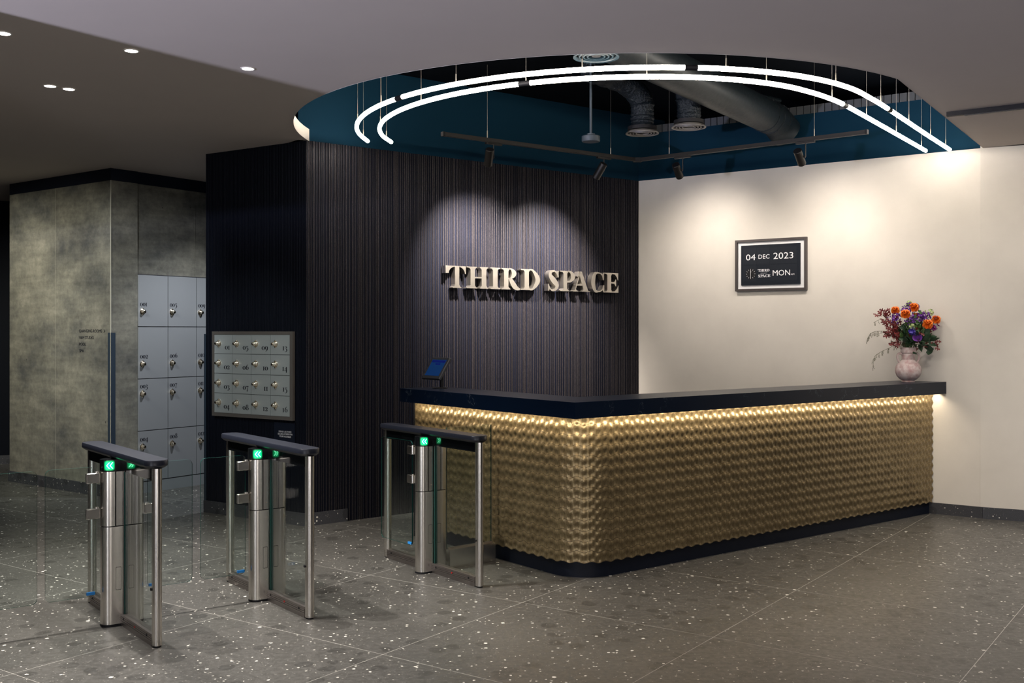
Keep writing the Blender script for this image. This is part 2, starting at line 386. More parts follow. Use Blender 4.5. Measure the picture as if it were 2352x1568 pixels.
def L_C(m, a, b):
    h = LH; g_stroke(m, [(1.965, h*.70, .010), (1.945, h*.90, .014), (1.900, h*.975, .012), (1.850, h*.90, .036), (1.826, h*.5, .056), (1.850, h*.10, .036), (1.900, h*.025, .012), (1.945, h*.10, .014), (1.968, h*.30, .010)], a, b)
    g_poly(m, [(1.968, h), (1.977, h), (1.977, h*.62), (1.966, h*.62), (1.948, h*.85)], a, b)
    g_poly(m, [(1.972, 0), (1.982, 0), (1.982, h*.36), (1.970, h*.36), (1.950, h*.14)], a, b)
def L_E(m, a, b):
    h = LH; g_poly(m, stem(2.025, 2.080, h, .045, 0), a, b)
    g_poly(m, [(2.078, h), (2.180, h), (2.180, h*.62), (2.170, h*.66), (2.158, h*.80), (2.130, h*.93), (2.078, h*.96)], a, b)
    g_poly(m, [(2.078, 0), (2.183, 0), (2.183, h*.38), (2.173, h*.34), (2.160, h*.20), (2.130, h*.07), (2.078, h*.04)], a, b)
    g_poly(m, [(2.078, h*.53), (2.125, h*.55), (2.142, h*.68), (2.150, h*.68), (2.150, h*.32), (2.142, h*.32), (2.125, h*.45), (2.078, h*.47)], a, b)
LETTERS = [L_T, L_H, L_I, L_R, L_D, L_S, L_P, L_A, L_C, L_E]

class Sub:                            # writes glyphs into a mesh scaled by k and moved
    def __init__(s, mb, k, ox, oz, sx=1): s.mb = mb; s.k = k; s.ox = ox; s.oz = oz; s.sx = sx
    def add(s, v, f, mi=0): s.mb.add([(s.ox+x*s.k*s.sx, y, s.oz+z*s.k) for x, y, z in v], f, mi)
def digit(m, ch, a=0, b=.0008):
    R = ring_pts; st = lambda p: g_stroke(m, p, a, b, per=4); pl = lambda p: g_poly(m, p, a, b)
    if ch == '0': g_stroke(m, R(.40, .5, .30, .46, .25, .05), a, b, True, 2); return .82
    if ch == '1': pl([(.05, 0), (.45, 0), (.45, .06), (.36, .10), (.36, .90), (.45, .94), (.45, 1), (.05, 1), (.05, .94), (.14, .90), (.14, .10), (.05, .06)]); return .52
    if ch == '2': st([(.10, .70, .16), (.16, .92, .10), (.36, .98, .07), (.58, .76, .24), (.42, .42, .14), (.08, .08, .06)]); pl([(.04, 0), (.66, 0), (.72, .32), (.66, .32), (.56, .16), (.10, .12)]); return .78
    if ch == '3': st([(.12, .74, .14), (.20, .94, .08), (.36, .97, .06), (.54, .78, .22), (.30, .44, .05)]); st([(.30, .46, .05), (.60, .10, .25), (.36, -.36, .07), (.12, -.24, .16)]); return .78
    if ch == '4': st([(.50, 1, .05), (.26, .55, .05), (.04, .10, .05)]); pl([(.02, .04), (.76, .04), (.76, .14), (.02, .14)]); pl([(.40, -.40), (.62, -.40), (.62, 1), (.48, 1), (.40, .8)]); return .84
    if ch == '5': pl([(.14, .78), (.60, .86), (.66, 1.08), (.60, 1.0), (.14, 1.0)]); st([(.16, .95, .05), (.14, .70, .05), (.13, .48, .05)]); st([(.13, .50, .05), (.38, .58, .10), (.58, .16, .25), (.34, -.36, .07), (.10, -.24, .16)]); return .76
    if ch == '6': g_stroke(m, R(.40, .44, .28, .41, .22, .05), a, b, True, 2); st([(.13, .45, .20), (.22, .95, .18), (.60, 1.42, .05)]); return .80
    if ch == '7': pl([(.04, .62), (.12, .80), (.66, .80), (.70, 1.0), (.08, 1.0)]); st([(.66, .88, .06), (.40, .30, .12), (.30, -.40, .22)]); return .74
    if ch == '8': g_stroke(m, R(.40, .36, .29, .35, .22, .06), a, b, True, 2); g_stroke(m, R(.40, 1.06, .22, .31, .18, .05), a, b, True, 2); return .80
    if ch == '9': g_stroke(m, R(.40, .56, .28, .41, .22, .05), a, b, True, 2); st([(.67, .55, .20), (.58, .05, .18), (.18, -.40, .05)]); return .80
def number(mb, s, x, z, k, sx=1, right=False):
    tmp = MB(); wd = sum(digit(Sub(tmp, 1, 0, 0), c)+.04 for c in s)*k*sx
    if right: x -= wd
    for c in s: x += (digit(Sub(mb, k, x, z, sx), c)+.04)*k*sx
def text(s, name, m, parent, x, z, w_, h_, y=0, fr=None, align='L'):  # sans lettering fitted into w_ by h_
    c = bpy.data.curves.new('t', 'FONT'); c.body = s; c.size = 1; c.resolution_u = 3; c.fill_mode = 'FRONT'
    o = bpy.data.objects.new('t', c); C.objects.link(o); dg = bpy.context.evaluated_depsgraph_get()
    me = bpy.data.meshes.new_from_object(o.evaluated_get(dg)); bpy.data.objects.remove(o)
    xs = [v.co.x for v in me.vertices]; ys = [v.co.y for v in me.vertices]; x0, x1, y0, y1 = min(xs), max(xs), min(ys), max(ys)
    kx = w_/(x1-x0); ky = h_/(y1-y0)
    for v in me.vertices:
        p = Vector((x+(v.co.x-x0)*kx, y, z+(v.co.y-y0)*ky)); v.co = fr @ p if fr else p
    me.materials.append(m); ob = bpy.data.objects.new(name, me); C.objects.link(ob); ob.parent = parent
    return ob

# ------------------------------------------------------------------ the room
struct(MB().box(-13, 11, -6, 18, -.1, 0), 'floor', M_floor)
# ceiling with the round opening over the desk
HC = Vector((.790, 8.603)); HR = 2.525
a_line = math.atan2(6.72-HC.y, 2.454-HC.x); a_left = math.atan2(*(lambda v: (v.y, v.x))(PQ(4.102, 8.085).to_2d()-HC))
if a_left < 0: a_left += 2*PI
a_line += 2*PI
arc = [HC+HR*Vector((math.cos(a), math.sin(a))) for a in [a_left+(a_line-a_left)*k/72 for k in range(73)]]
lin_end = Vector((4.124, 9.218))+Vector((.5558, .8313))*.04
hole = arc+[lin_end, (FC @ Vector((0, .05, 0))).to_2d(), PQ(4.102, 8.125).to_2d()]
bm = bmesh.new(); loops = []
outer = [(-13, -6), (11, -6), (11, 18), (-13, 18)]
for L in (outer, hole):
    vs = [bm.verts.new((p[0], p[1], CEIL)) for p in L]; loops += [bm.edges.new((vs[i], vs[(i+1) % len(vs)])) for i in range(len(vs))]
bmesh.ops.triangle_fill(bm, use_beauty=True, use_dissolve=False, edges=loops)
me = bpy.data.meshes.new('ceiling'); bm.to_mesh(me); bm.free(); me.materials.append(M_ceil)
o = bpy.data.objects.new('ceiling', me); C.objects.link(o); o['kind'] = 'structure'
rim = arc+[lin_end]
b = MB(); n = len(rim)
ou = [HC+(p-HC)*1.004 for p in arc]+[lin_end+Vector((.01, -.007))]
b.loft([[(p.x, p.y, CEIL-.001) for p in rim], [(p.x, p.y, CEIL+.10) for p in rim], [(p.x, p.y, CEIL+.10) for p in ou]], closed=False, caps=False)
struct(b, 'trim_1', M_cream, True)
struct(MB().box(-6, 9, 2, 15, TOP, TOP+.1), 'trim_2', M_void)      # dark soffit above the opening
# ribbed dark wall behind the desk and its return with the small lockers
def ribs(mb, x0, x1, z0, z1, lo, hi, glo, ghi, dp, rng):
    x = x0+.004
    while x < x1-.006:
        wd = rng.uniform(lo, hi); wd = min(wd, x1-.002-x); d = rng.uniform(dp*.6, dp)
        c = min(.0018, wd*.25)
        mb.prism([(x, 0), (x+wd, 0), (x+wd, -d+c), (x+wd-c, -d), (x+c, -d), (x, -d+c)], z0, z1, 1)
        x += wd+rng.uniform(glo, ghi)
rg = random.Random(3)
F1 = FP @ Matrix.Translation((0, 8.085, 0))
b = MB(F1); b.box(4.07, 8.10, 0, .25, 0, CEIL); ribs(b, 4.07, 7.99, 0, CEIL, .003, .013, .005, .022, .009, rg)
struct(b, 'wall_back', [M_groove, M_rib])
b = MB(FW); b.box(0, LD, 0, .25, 0, CEIL); ribs(b, 0, LD-.002, 0, CEIL, .007, .009, .009, .012, .006, rg)
b.prism([(0, .02), (.02, .25), (.62, 2.0), (.40, 2.0)], 0, CEIL)
struct(b, 'wall_left', [M_dark, M_dark2])
b = MB(FP); b.box(4.07, 8.4, 8.087, 8.3, CEIL, TOP); b.box(4.0, 4.0701, 8.0871, 8.3, CEIL, TOP)
struct(b, 'wall_upper_back', M_blue)
b = MB(FC); b.box(-.3, LC+.0, 0, .25, 0, CEIL); struct(b, 'wall_right', M_cream)
b = MB(FC2); b.box(-.02, math.dist(D3, D4)+4, 0, .25, 0, CEIL+.02); struct(b, 'wall_far_right', M_cream)
b = MB(FC); b.box(-.3, LC+.6, .002, .25, CEIL, 3.75); struct(b, 'wall_upper_right', M_blue)
b = MB(FC)
for k in range(60):
    x = -.2+k*.07; b.prism([(x, .0), (x+.062, .0), (x+.062, .2), (x, .2)], 3.75, 3.83)
struct(b, 'trim_3', M_deck)
# concrete block with lockers, navy band above
bz = 3.135
b = MB(FL); b.box(0, LL, 0, .3, 0, bz); b.box(.925, .932, -.002, 0, .12, bz); b.box(-.004, .0, -.002, .3, .12, bz)
struct(b, 'wall_concrete_left', M_conc)
b = MB(FK); b.box(.0, 3.2, .001, .02, 0, bz-.001); b.box(.04, 3.2, .02, .3, 0, bz-.001); b.box(1.02, 1.026, -.002, .0, 2.23, bz-.002); struct(b, 'wall_concrete_front', M_conc)
b = MB(FL); b.box(-.002, LL+.002, -.003, .3, bz, CEIL); b.add([], [])
b2 = MB(FK); b2.box(-.003, 3.2, -.003, .02, bz, CEIL)
struct(b, 'trim_4', M_navy); struct(b2, 'trim_5', M_navy)
FG = frame((-9.2, 11.9), (5.0, 1.9)); struct(MB(FG).box(0, 12, 0, .2, 0, CEIL), 'wall_far_left', M_dark)
struct(MB(FG).box(0, 12, -.015, -.001, 0, .11), 'baseboard_far_left', M_skirt)
# room behind and beside the camera, plus two added light blockers
struct(MB().box(-13, 11, -5.2, -5, 0, CEIL), 'wall_front', M_navy)
FB2 = frame((-6.5, 2.85), (.75, -.66)); struct(MB(FB2).box(0, 3.6, 0, .1, 0, 1.44), 'light_shield', M_ceil)  # added out of view to keep the ceiling wash off the walls
FB = frame((-2.578-1.4*.591, 5.295-1.4*.807), (-.807, .591)); struct(MB(FB).box(0, 4.5, 0, .2, 1.95, CEIL), 'light_blocker', M_ceil)  # unseen blocker added to shape the straight shade edge on the ceiling
struct(MB().box(8.0, 8.2, -5, 9, 0, CEIL), 'wall_east', M_navy)
struct(MB().box(-10.5, -10.3, -5, 16, 0, CEIL), 'wall_west', M_navy)
# skirtings
struct(MB(FW).box(-.012, LD+.012, -.018, -.007, 0, .108), 'baseboard_left', M_skirt)
struct(MB(F1).box(4.058, 4.46, -.020, -.0095, 0, .108), 'baseboard_back', M_skirt)
struct(MB(FC).box(-.0, LC, -.014, -.001, 0, .10), 'baseboard_right', M_skirt)
struct(MB(FC2).box(0, 6, -.014, -.001, 0, .10), 'baseboard_far_right', M_skirt)
b = MB(FL); b.box(-.014, LL+.012, -.016, -.001, 0, .115)
for x in (.35, 1.45): b.box(x, x+.003, -.0165, -.0155, 0, .115)
struct(b, 'baseboard_concrete', M_skirt)
M_ctrim = mat('pale_edge_bead', (.34, .33, .27), .6)
struct(MB(FL).box(LL-.004, LL+.004, -.0045, .003, .116, bz), 'trim_7', M_ctrim)
struct(MB(FL).box(.927, .9295, -.0032, -.0005, .116, bz), 'trim_8', M_ctrim)
# metal corner guards
t = fthing('corner_guard', 'tall blue-grey metal corner guard on the concrete wall beside the lockers', 'corner guard', FL, LL, 0, .115)
b = MB(); b.box(-.045, .004, -.004, -.0005, 0, 1.515)
th = math.atan2(FK[1][0], FK[0][0])-math.atan2(FL[1][0], FL[0][0])
b.box(.0, .05, -.0045, -.0005, 0, 1.515, fr=Matrix.Rotation(th, 4, 'Z')); b.build('plate', M_guard, t)
t = fthing('corner_guard', 'narrow grey metal guard on the edge of the dark small-locker wall', 'corner guard', FW, 0, 0, .11)
b = MB(); b.box(-.012, .016, -.012, -.0075, 0, 1.51); b.box(-.012, -.005, -.012, .05, 0, 1.51); b.build('plate', M_guard, t)

# ------------------------------------------------------------------ reception desk
QL = 7.16; SR = .27
def lpath(p0, q0, r, pend, n=24):     # from the left end, round the corner, to the right wall
    pts = [(p0, QL)]; m = max(1, int((QL-q0-r)/.008))
    pts = [(p0, QL-(QL-q0-r)*k/m) for k in range(m)]
    pts += [(p0+r-r*math.cos(a), q0+r-r*math.sin(a)) for a in [PI/2*k/n for k in range(n)]]
    m2 = int((pend-p0-r)/.008); pts += [(p0+r+(pend-p0-r)*k/m2, q0) for k in range(m2+1)]
    return pts
desk = thing('reception_desk', 'long L-shaped reception desk clad in rippled brass-coloured slats under a dark stone counter', 'reception desk', PQ(4.9, 5.5, 0), PA)
DI = Matrix.Translation((-4.9, -5.5, 0))
def wallp(q):                         # p at which the right wall is met
    n = Vector((-FC[1][0], FC[0][0])); o = Vector(D2); return (n.dot(o)-q*n.dot(Q2))/n.dot(P2)
b = MB(DI)
pts = [(4.593, QL-.01), (4.593, 5.194+SR)]+[(4.593+SR-SR*math.cos(a), 5.194+SR-SR*math.sin(a)) for a in [PI/2*k/16 for k in range(17)]]+[(wallp(5.194)-.004, 5.194), (wallp(5.6)-.004, 5.6), (4.80+.3, 5.6), (4.95, 5.75), (4.95, QL-.01)]
b.prism(pts, .0, 1.083); b.build('cabinet_body', M_navy, desk, True)
# rippled front
path = lpath(4.568, 5.169, SR+.02, wallp(5.169)-.006, 58)
Z0, Z1 = .104, 1.083; NZ = 124; v = []; f = []; uv = []
s = 0; ss = [0]
for i in range(1, len(path)): ss.append(ss[-1]+math.dist(path[i], path[i-1]))
for i, (x, y) in enumerate(path):
    a = path[max(i-1, 0)]; c = path[min(i+1, len(path)-1)]; tx, ty = c[0]-a[0], c[1]-a[1]; L = math.hypot(tx, ty); nx, ny = ty/L, -tx/L
    wv = WA*math.sin(2*PI*ss[i]/WL); md = .10+.90*(.5-.5*math.cos(4*PI*ss[i]/WL))**1.3
    for k in range(NZ+1):
        z = Z0+(Z1-Z0)*k/NZ
        if k == 0: z = Z0+wv*.9
        d = .0072*math.sin(2*PI*(z-wv)/VP)*md
        v.append((x+nx*d-4.9, y+ny*d-5.5, z)); uv.append((ss[i], z))
for i in range(len(path)-1):
    for k in range(NZ):
        q = i*(NZ+1)+k; f.append((q, q+1, q+NZ+2, q+NZ+1))
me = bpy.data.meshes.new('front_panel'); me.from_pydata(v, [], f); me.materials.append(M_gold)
ul = me.uv_layers.new(name='UVMap'); buf = [0.0]*(2*len(me.loops))
for li, l in enumerate(me.loops): buf[2*li], buf[2*li+1] = uv[l.vertex_index]
ul.data.foreach_set('uv', buf); me.polygons.foreach_set('use_smooth', [True]*len(me.polygons))
me.flip_normals()
o = bpy.data.objects.new('front_panel', me); C.objects.link(o); o.parent = desk; o['label'] = 'rippled brass-coloured slatted front'
b = MB(DI); e = path[0]; b.box(4.560, 4.592, QL-.004, QL+.006, .0, 1.083); b.build('end_trim', M_black, desk)
b = MB(DI)
co, ci, qo, qi = 4.432, 4.825, 5.057, 5.46
b.prism([(co, 7.162), (co, qo), (wallp(qo)-.004, qo), (wallp(qi)-.004, qi), (ci, qi), (ci, 7.162)], 1.085, 1.191)
b.build('counter_top', M_stone, desk, label='black veined stone counter top')
M_strip = mat('warm_led_strip', (1, 1, 1), .5, emit=(1, .78, .5), es=2.5)
b = MB(DI); b.box(4.492, 4.500, 5.104, QL-.02, 1.081, 1.085); b.box(4.50, wallp(5.11)-.02, 5.096, 5.104, 1.081, 1.085); b.build('light_strip', M_strip, desk)
LEDC = (1, .83, .60)
def strip(p0, q0, p1, q1, pw, tp, tq):
    a = PQ(p0, q0, 1.078); c = PQ(p1, q1, 1.078); m = (a+c)/2; d = (c-a).normalized()
    l = bpy.data.lights.new('led_strip_lamp', 'AREA'); l.shape = 'RECTANGLE'; l.size = (c-a).length; l.size_y = .012; l.energy = pw; l.color = LEDC
    o = bpy.data.objects.new('led_strip_lamp', l); C.objects.link(o)
    zz = -(PQ(tp, tq, 0)-PQ(0, 0, 0)).normalized()*.45+Vector((0, 0, 1)); zz.normalize(); yy = zz.cross(d).normalized()
    R = Matrix((d, yy, zz)).transposed().to_4x4(); o.matrix_world = Matrix.Translation(m) @ R
strip(4.500, 5.12, 4.500, QL-.03, 6.5, 1, 0)
strip(4.51, 5.104, wallp(5.104)-.03, 5.104, 14, 0, 1)

# ------------------------------------------------------------------ turnstiles
def stadium(hx, hy, n=10):
    r = hy; c = hx-hy
    return [(c+r*math.sin(a), -r*math.cos(a)) for a in [PI*k/n for k in range(n+1)]]+[(-c-r*math.sin(a), r*math.cos(a)) for a in [PI*k/n for k in range(n+1)]]
def rrect(x0, x1, z0, z1, r, n=5):
    out = []
    for cx, cz, a0 in ((x1-r, z0+r, -PI/2), (x1-r, z1-r, 0), (x0+r, z1-r, PI/2), (x0+r, z0+r, PI)):
        out += [(cx+r*math.cos(a0+PI/2*k/n), cz+r*math.sin(a0+PI/2*k/n)) for k in range(n+1)]
    return out
M_green = mat('green_led_glow', (0, .05, .02), .3); g = N(M_green)
tc = g.n('ShaderNodeUVMap'); sp = g.n('ShaderNodeSeparateXYZ'); g.l(tc.outputs[0], sp.inputs[0])
dd = g.math('POWER', g.math('ADD', g.math('POWER', g.math('SUBTRACT', sp.outputs[0], .5), 4), g.math('POWER', g.math('SUBTRACT', sp.outputs[1], .5), 4)), .25)
st_ = g.ramp(dd, [(0, .75), (.5, 0)]); g.b.inputs['Emission Color'].default_value = (0, 1, .30, 1); g.l(g.math('MULTIPLY', st_, 4.5), g.b.inputs['Emission Strength'])
M_chev = mat('glowing_green_white_arrow', (.2, 1, .6), .3, emit=(.25, 1, .55), es=7)
def gate(loc, label, lw, rw, lopen=False, ropen=False):
    t = thing('turnstile', label, 'turnstile', loc, PA, 'speed gates in the row')
    b = MB(); b.prism(stadium(.119, .051), 0, .012, 0); b.build('column_foot', M_black, t, True)
    b = MB(); b.prism(stadium(.118, .050), .012, .555); b.build('lower_column', M_steel, t, True)
    b = MB(); b.prism(stadium(.112, .044), .555, .560)
    b.box(-.05, .05, -.040, .040, .56, .866); b.build('column_joint', M_black, t)
    for sx in (-1, 1):
        c = sx*.068; b = MB(); pr = [(c+sx*.05*math.sin(a), -.05*math.cos(a)) for a in [PI*k/12 for k in range(13)]]+[(c-sx*.014, .05), (c-sx*.014, -.05)]
        b.prism(pr, .560, .866); b.build('upper_column', M_steel, t, True)
        b = MB(); x0, x1 = (.006, .047) if sx > 0 else (-.047, -.006); b.box(x0, x1, -.048, .048, .560, .866); b.build('cover_plate', M_steel, t)
    for x in (-.026, .026):
        for z in (.60, .83, .51, .13): MB().cyl((x, -.0485 if z > .55 else -.0502, z), (x, -.052, z), .0035, 8).build('screw', M_knob, t)
    for sx in (-1, 1):
        b = MB(); hh = rrect(-.015, .015, .20, .33, .006); cx = sx*.035
        ring = [(cx+x, -.0504, z) for x, z in hh]; r2 = [(cx+x*.9, -.0504, .265+(z-.265)*.97) for x, z in hh]
        n = len(hh); b.add(ring+r2, [(i, (i+1) % n, n+(i+1) % n, n+i) for i in range(n)]); b.build('service_hatch', M_black, t)
    # glossy hub with the arrow display
    b = MB(); S1 = stadium(.121, .053, 14); S0 = stadium(.116, .048, 14)
    b.loft([[(x, y, .862) for x, y in S0], [(x, y, .866) for x, y in S1], [(x, y, .9305) for x, y in S1]]); b.build('display_hub', M_gloss, t, True)
    def skin(u, off):                 # arc length u along the -y side, 0 at x=-.068, negative goes round the left end
        r = .053+off
        if u >= 0: return (-.068+u, -r)
        a = -u/.053; return (-.068-r*math.sin(a), -r*math.cos(a))
    U0, U1, Zb, Zt = -.048, .012, .869, .929; nu = 12
    me = bpy.data.meshes.new('display'); vv = []; ff = []; uu = []
    for k in range(nu+1):
        x, y = skin(U0+(U1-U0)*k/nu, .0006)
        for j, z in enumerate((Zb, Zt)): vv.append((x, y, z)); uu.append((k/nu, j))
    for k in range(nu): ff.append((2*k, 2*k+2, 2*k+3, 2*k+1))
    me.from_pydata(vv, [], ff); me.materials.append(M_green); ul = me.uv_layers.new(name='UVMap')
    for li, l in enumerate(me.loops): ul.data[li].uv = uu[l.vertex_index]
    o = bpy.data.objects.new('display', me); C.objects.link(o); o.parent = t; o['label'] = 'green glowing display'
    b = MB(); cz = (Zb+Zt)/2
    for du in (-.034, -.017):
        for sg in (1, -1):
            pts = [(du+.0, 0), (du+.0035+.0, 0)]
            for k in range(4):
                ua, ub = du+.014*k/4, du+.014*(k+1)/4; za, zb_ = sg*.017*k/4, sg*.017*(k+1)/4; wv = .0048
                q = []
                for (u, z) in ((ua, za), (ua+wv, za), (ub+wv, zb_), (ub, zb_)):
                    x, y = skin(u, .0012); q.append((x, y, cz+z))
                b.add(q, [(0, 1, 2, 3)])
    o = b.build('arrow', M_chev, t)
    o['label'] = 'bright green double arrow'
    b = MB(); b.box(-.024, .024, -.548, .548, .868, .9308); b.build('beam', M_gloss, t)
    # top cap: long slab with rounded ends and chamfered underside
    def capring(hx, hy, z, r):
        return [(x, y, z) for x, y in [(-yy, xx) for xx, yy in rrect(-hy, hy, -hx, hx, r*.74, 7)]]
    b = MB(); b.loft([capring(.044, .583, .931, .050), capring(.057, .597, .940, .066), capring(.064, .604, .948, .074), capring(.064, .604, .970, .074), capring(.061, .601, .975, .071)])
    b.build('top_cap', M_cap, t, True)
    b = MB(); b.cyl((0, -.53, .974), (0, -.53, .9746), .006, 12); b.build('card_sensor', M_knob, t)
    for sy in (-1, 1):
        b = MB()
        yo = sy*.567; pr = []
        for k in range(24):
            a = 2*PI*k/24; r = .0255-.003*(abs(math.sin(a)) < .2); pr.append((r*math.cos(a), yo+r*1.1*math.sin(a)))
        b.prism(pr, .008, .931); b.build('end_post', M_steel, t, True)
        b = MB(); b.cyl((0, yo, 0), (0, yo, .008), .022, 16); b.build('post_foot', M_black, t)
        y0, y1 = sorted((sy*.051, sy*.545))
        b = MB(); b.box(-.022, .022, y0, y1, .0, .020)
        for z in (.024, .035, .046): b.box(-.024, .024, y0, y1, z-.004, z+.0045)
        b.box(-.020, .020, y0, y1, .02, .052); b.box(-.023, .023, y0, y1, .052, .064); b.build('bottom_rail', M_rail, t)
        for yy in (.10, .48): MB().cyl((-.0245, sy*yy, .045), (-.0262, sy*yy, .045), .007, 12).build('rail_sensor', M_black, t)
        b = MB(); b.box(-.006, .006, y0+.003, y1-.003, .064, .868)
        b.mi[2] = 1; b.mi[4] = 1; b.build('side_glass', [M_glass, M_edge], t)
        b = MB(); ye = sy*.056; b.box(-.010, .010, min(ye, ye+sy*.010), max(ye, ye+sy*.010), .064, .868); b.build('glass_seal', M_edge, t)
    b = MB(); b.cyl((-.0245, -.29, .044), (-.0265, -.29, .044), .006, 12); b.build('red_indicator', M_red, t)
    b = MB(); b.cyl((-.0225, -.555, .30), (-.029, -.555, .30), .008, 12); b.build('post_sensor', M_black, t)
    for sx, ln, op in ((-1, lw, lopen), (1, rw, ropen)):
        if not ln: continue
        if op: fr = Matrix.Translation((sx*.105, .03, 0)) @ Matrix.Rotation(PI/2, 4, 'Z')
        else: fr = Matrix.Translation((sx*.105, 0, 0)) @ Matrix.Diagonal((sx, 1, 1, 1))
        g_ = MB(fr); po = rrect(.038, ln, .176, .893, .028)
        n = len(po); g_.add([(x, yy, z) for yy in (-.004, .004) for x, z in po], [tuple(range(n-1, -1, -1)), tuple(range(n, 2*n))])
        g_.mi = [0, 0]; g_.add([(x, yy, z) for yy in (-.004, .004) for x, z in po], [(i, (i+1) % n, n+(i+1) % n, n+i) for i in range(n)], 1)
        w_ = g_.build('glass_leaf', [M_glass, M_edge], t)
        for z in (.83, .632):
            h = MB(fr); h.box(.018, .092, -.014, .014, z-.028, z+.028, bev=.005); h.cyl((.034, 0, z+.026), (.034, 0, z+.036), .012, 12); h.build('leaf_clamp', M_steel, w_, True)
        h = MB(fr); h.box(.045, .090, -.0062, .0062, .183, .198); h.build('blue_tag', M_blueled, w_, label='small blue tag')
    return t
GQ = 6.045
gate(PQ(1.035, GQ), 'turnstile mostly outside the left picture edge, only its clear glass leaf in view', .30, .312)
gate(PQ(1.903, GQ), 'nearest and leftmost standing turnstile with green arrow and closed glass leaves', .305, .300)
gate(PQ(2.782, GQ), 'middle turnstile in front of the small lockers with dark flat cap', .318, .45, ropen=True)
gate(PQ(3.986, GQ), 'rightmost turnstile beside the brass-coloured reception desk', .45, 0, lopen=True)
t = thing('glass_partition', 'fixed clear glass panel on a steel plinth between the last turnstile and the desk', 'partition', PQ(4.32, 6.05), PA)
b = MB(); b.box(-.195, .200, -.035, .035, 0, .132); b.build('plinth', M_steel, t)
b = MB(); b.box(-.20, .185, -.006, .006, .132, .978); b.mi[1:6] = [1, 0, 1, 0, 1]; b.build('glass_panel', [M_glass, M_edge], t)
b = MB(); b.box(-.19, .195, -.009, .009, .131, .142); b.build('clamp_channel', M_rail, t)

# ------------------------------------------------------------------ lockers
def knob(mb, x, z, y=0, k=1.0):
    F_ = Matrix.Translation((x, y, z)) @ Matrix.Rotation(PI/2, 4, 'X')
    mb.lathe([(.001, 0), (.024*k, 0), (.024*k, .004), (.019*k, .007), (.019*k, .013), (.015*k, .016), (.0165*k, .022), (.016*k, .030), (.012*k, .033), (.011*k, .043), (.007*k, .046), (.001, .046)], 20, fr=F_)
    mb.box(x-.003, x+.003, y-.010, y-.001, z+.017*k, z+.029*k); mb.box(x-.003, x+.003, y-.010, y-.001, z-.029*k, z-.017*k)
t = fthing('locker_bank', 'tall bank of twelve large grey lockers numbered 001 to 012 set in the concrete wall', 'lockers', FK, .30, 0, 0)
b = MB(); b.box(-.004, 1.094, -.006, .0, 0, 2.222); b.build('carcass', M_ink, t)
b = MB(); b.box(-.004, 1.094, -.022, -.006, 0, .112); b.build('plinth', M_lock, t)
xs = [0, .363, .728, 1.092]; zs = [2.218, 1.690, 1.161, .633, .118]; kz = [1.842, 1.312, 1.009, .472]
for i in range(3):
    for j in range(4):
        b = MB(); b.box(xs[i]+.003, xs[i+1]-.003, -.024, -.006, zs[j+1]+.004, zs[j]-.004); d = b.build('locker_door', M_lock, t)
        b = MB(); knob(b, xs[i]+.05, kz[j], -.024, 1.3); b.build('lock_knob', M_knob, d, True)
        b = MB(Matrix.Translation((0, -.0243, 0))); number(b, '%03d' % (4*i+j+1), xs[i]+.022, kz[j]+.055, .036, 1.05); b.build('door_number', M_ink, d)
t = fthing('locker_bank', 'small framed bank of sixteen valuables lockers numbered 01 to 16 on the dark wall', 'lockers', FW, .122, -.0062, 0)
b = MB(); W_, za, zb = 1.007, .885, 1.643
for x0, x1, z0, z1 in ((0, W_, zb-.027, zb), (0, W_, za, za+.030), (0, .026, za+.03, zb-.027), (W_-.032, W_, za+.03, zb-.027)): b.box(x0, x1, -.030, 0, z0, z1)
b.build('frame', M_lframe, t)
b = MB(); b.box(.02, W_-.02, -.012, -.001, za+.02, zb-.02); b.build('carcass', M_ink, t)
xs = [.026, .259, .499, .738, .975]; zs = [1.616, 1.443, 1.267, 1.0915, .915]
for i in range(4):
    for j in range(4):
        b = MB(); b.box(xs[i]+.0015, xs[i+1]-.0015, -.024, -.012, zs[j+1]+.002, zs[j]-.002); d = b.build('locker_door', M_lock2, t)
        b = MB(); knob(b, xs[i]+.062, (zs[j]+zs[j+1])/2+.005, -.024, 1.15); b.build('lock_knob', M_knob, d, True)
        b = MB(Matrix.Translation((0, -.0243, 0))); number(b, '%02d' % (4*i+j+1), xs[i+1]-.028, zs[j+1]+.038, .034, 1.35, True); b.build('door_number', M_ink, d)
# notices
t = fthing('directional_sign', 'black lettering CHANGING ROOMS, M&M STUDIO, POOL, SPA on the concrete wall', 'sign', FL, LL-.56, -.003, 1.40)
lw_ = [('CHANGING ROOMS', .41, .232), ('M&M STUDIO', .265, .165), ('POOL', .125, .098), ('SPA', .09, .031)]
for s_, wd, z in lw_: text(s_, 'text_line', M_ink, t, 0, z, wd, .030)
b = MB(); b.prism([(0, 0), (.006, 0), (.028, .015), (.006, .030), (0, .030), (.020, .015)], 0, .001, fr=Matrix(((1, 0, 0, .44), (0, 0, -1, 0), (0, 1, 0, .232), (0, 0, 0, 1)))); b.build('arrow', M_ink, t)
t = fthing('notice_plate', 'small dark notice PLEASE USE THESE SECURE LOCKERS FOR YOUR VALUABLES below the small lockers', 'notice', FW, 1.017, -.0065, .76)
b = MB(); b.box(-.135, .115, -.004, 0, -.07, .10); b.build('plate', M_navy, t)
for s_, wd, z in (('PLEASE USE THESE', .150, .018), ('SECURE LOCKERS FOR', .175, -.003), ('YOUR VALUABLES', .138, -.024)): text(s_, 'text_line', M_white, t, -wd/2, z, wd, .0135, -.0045)

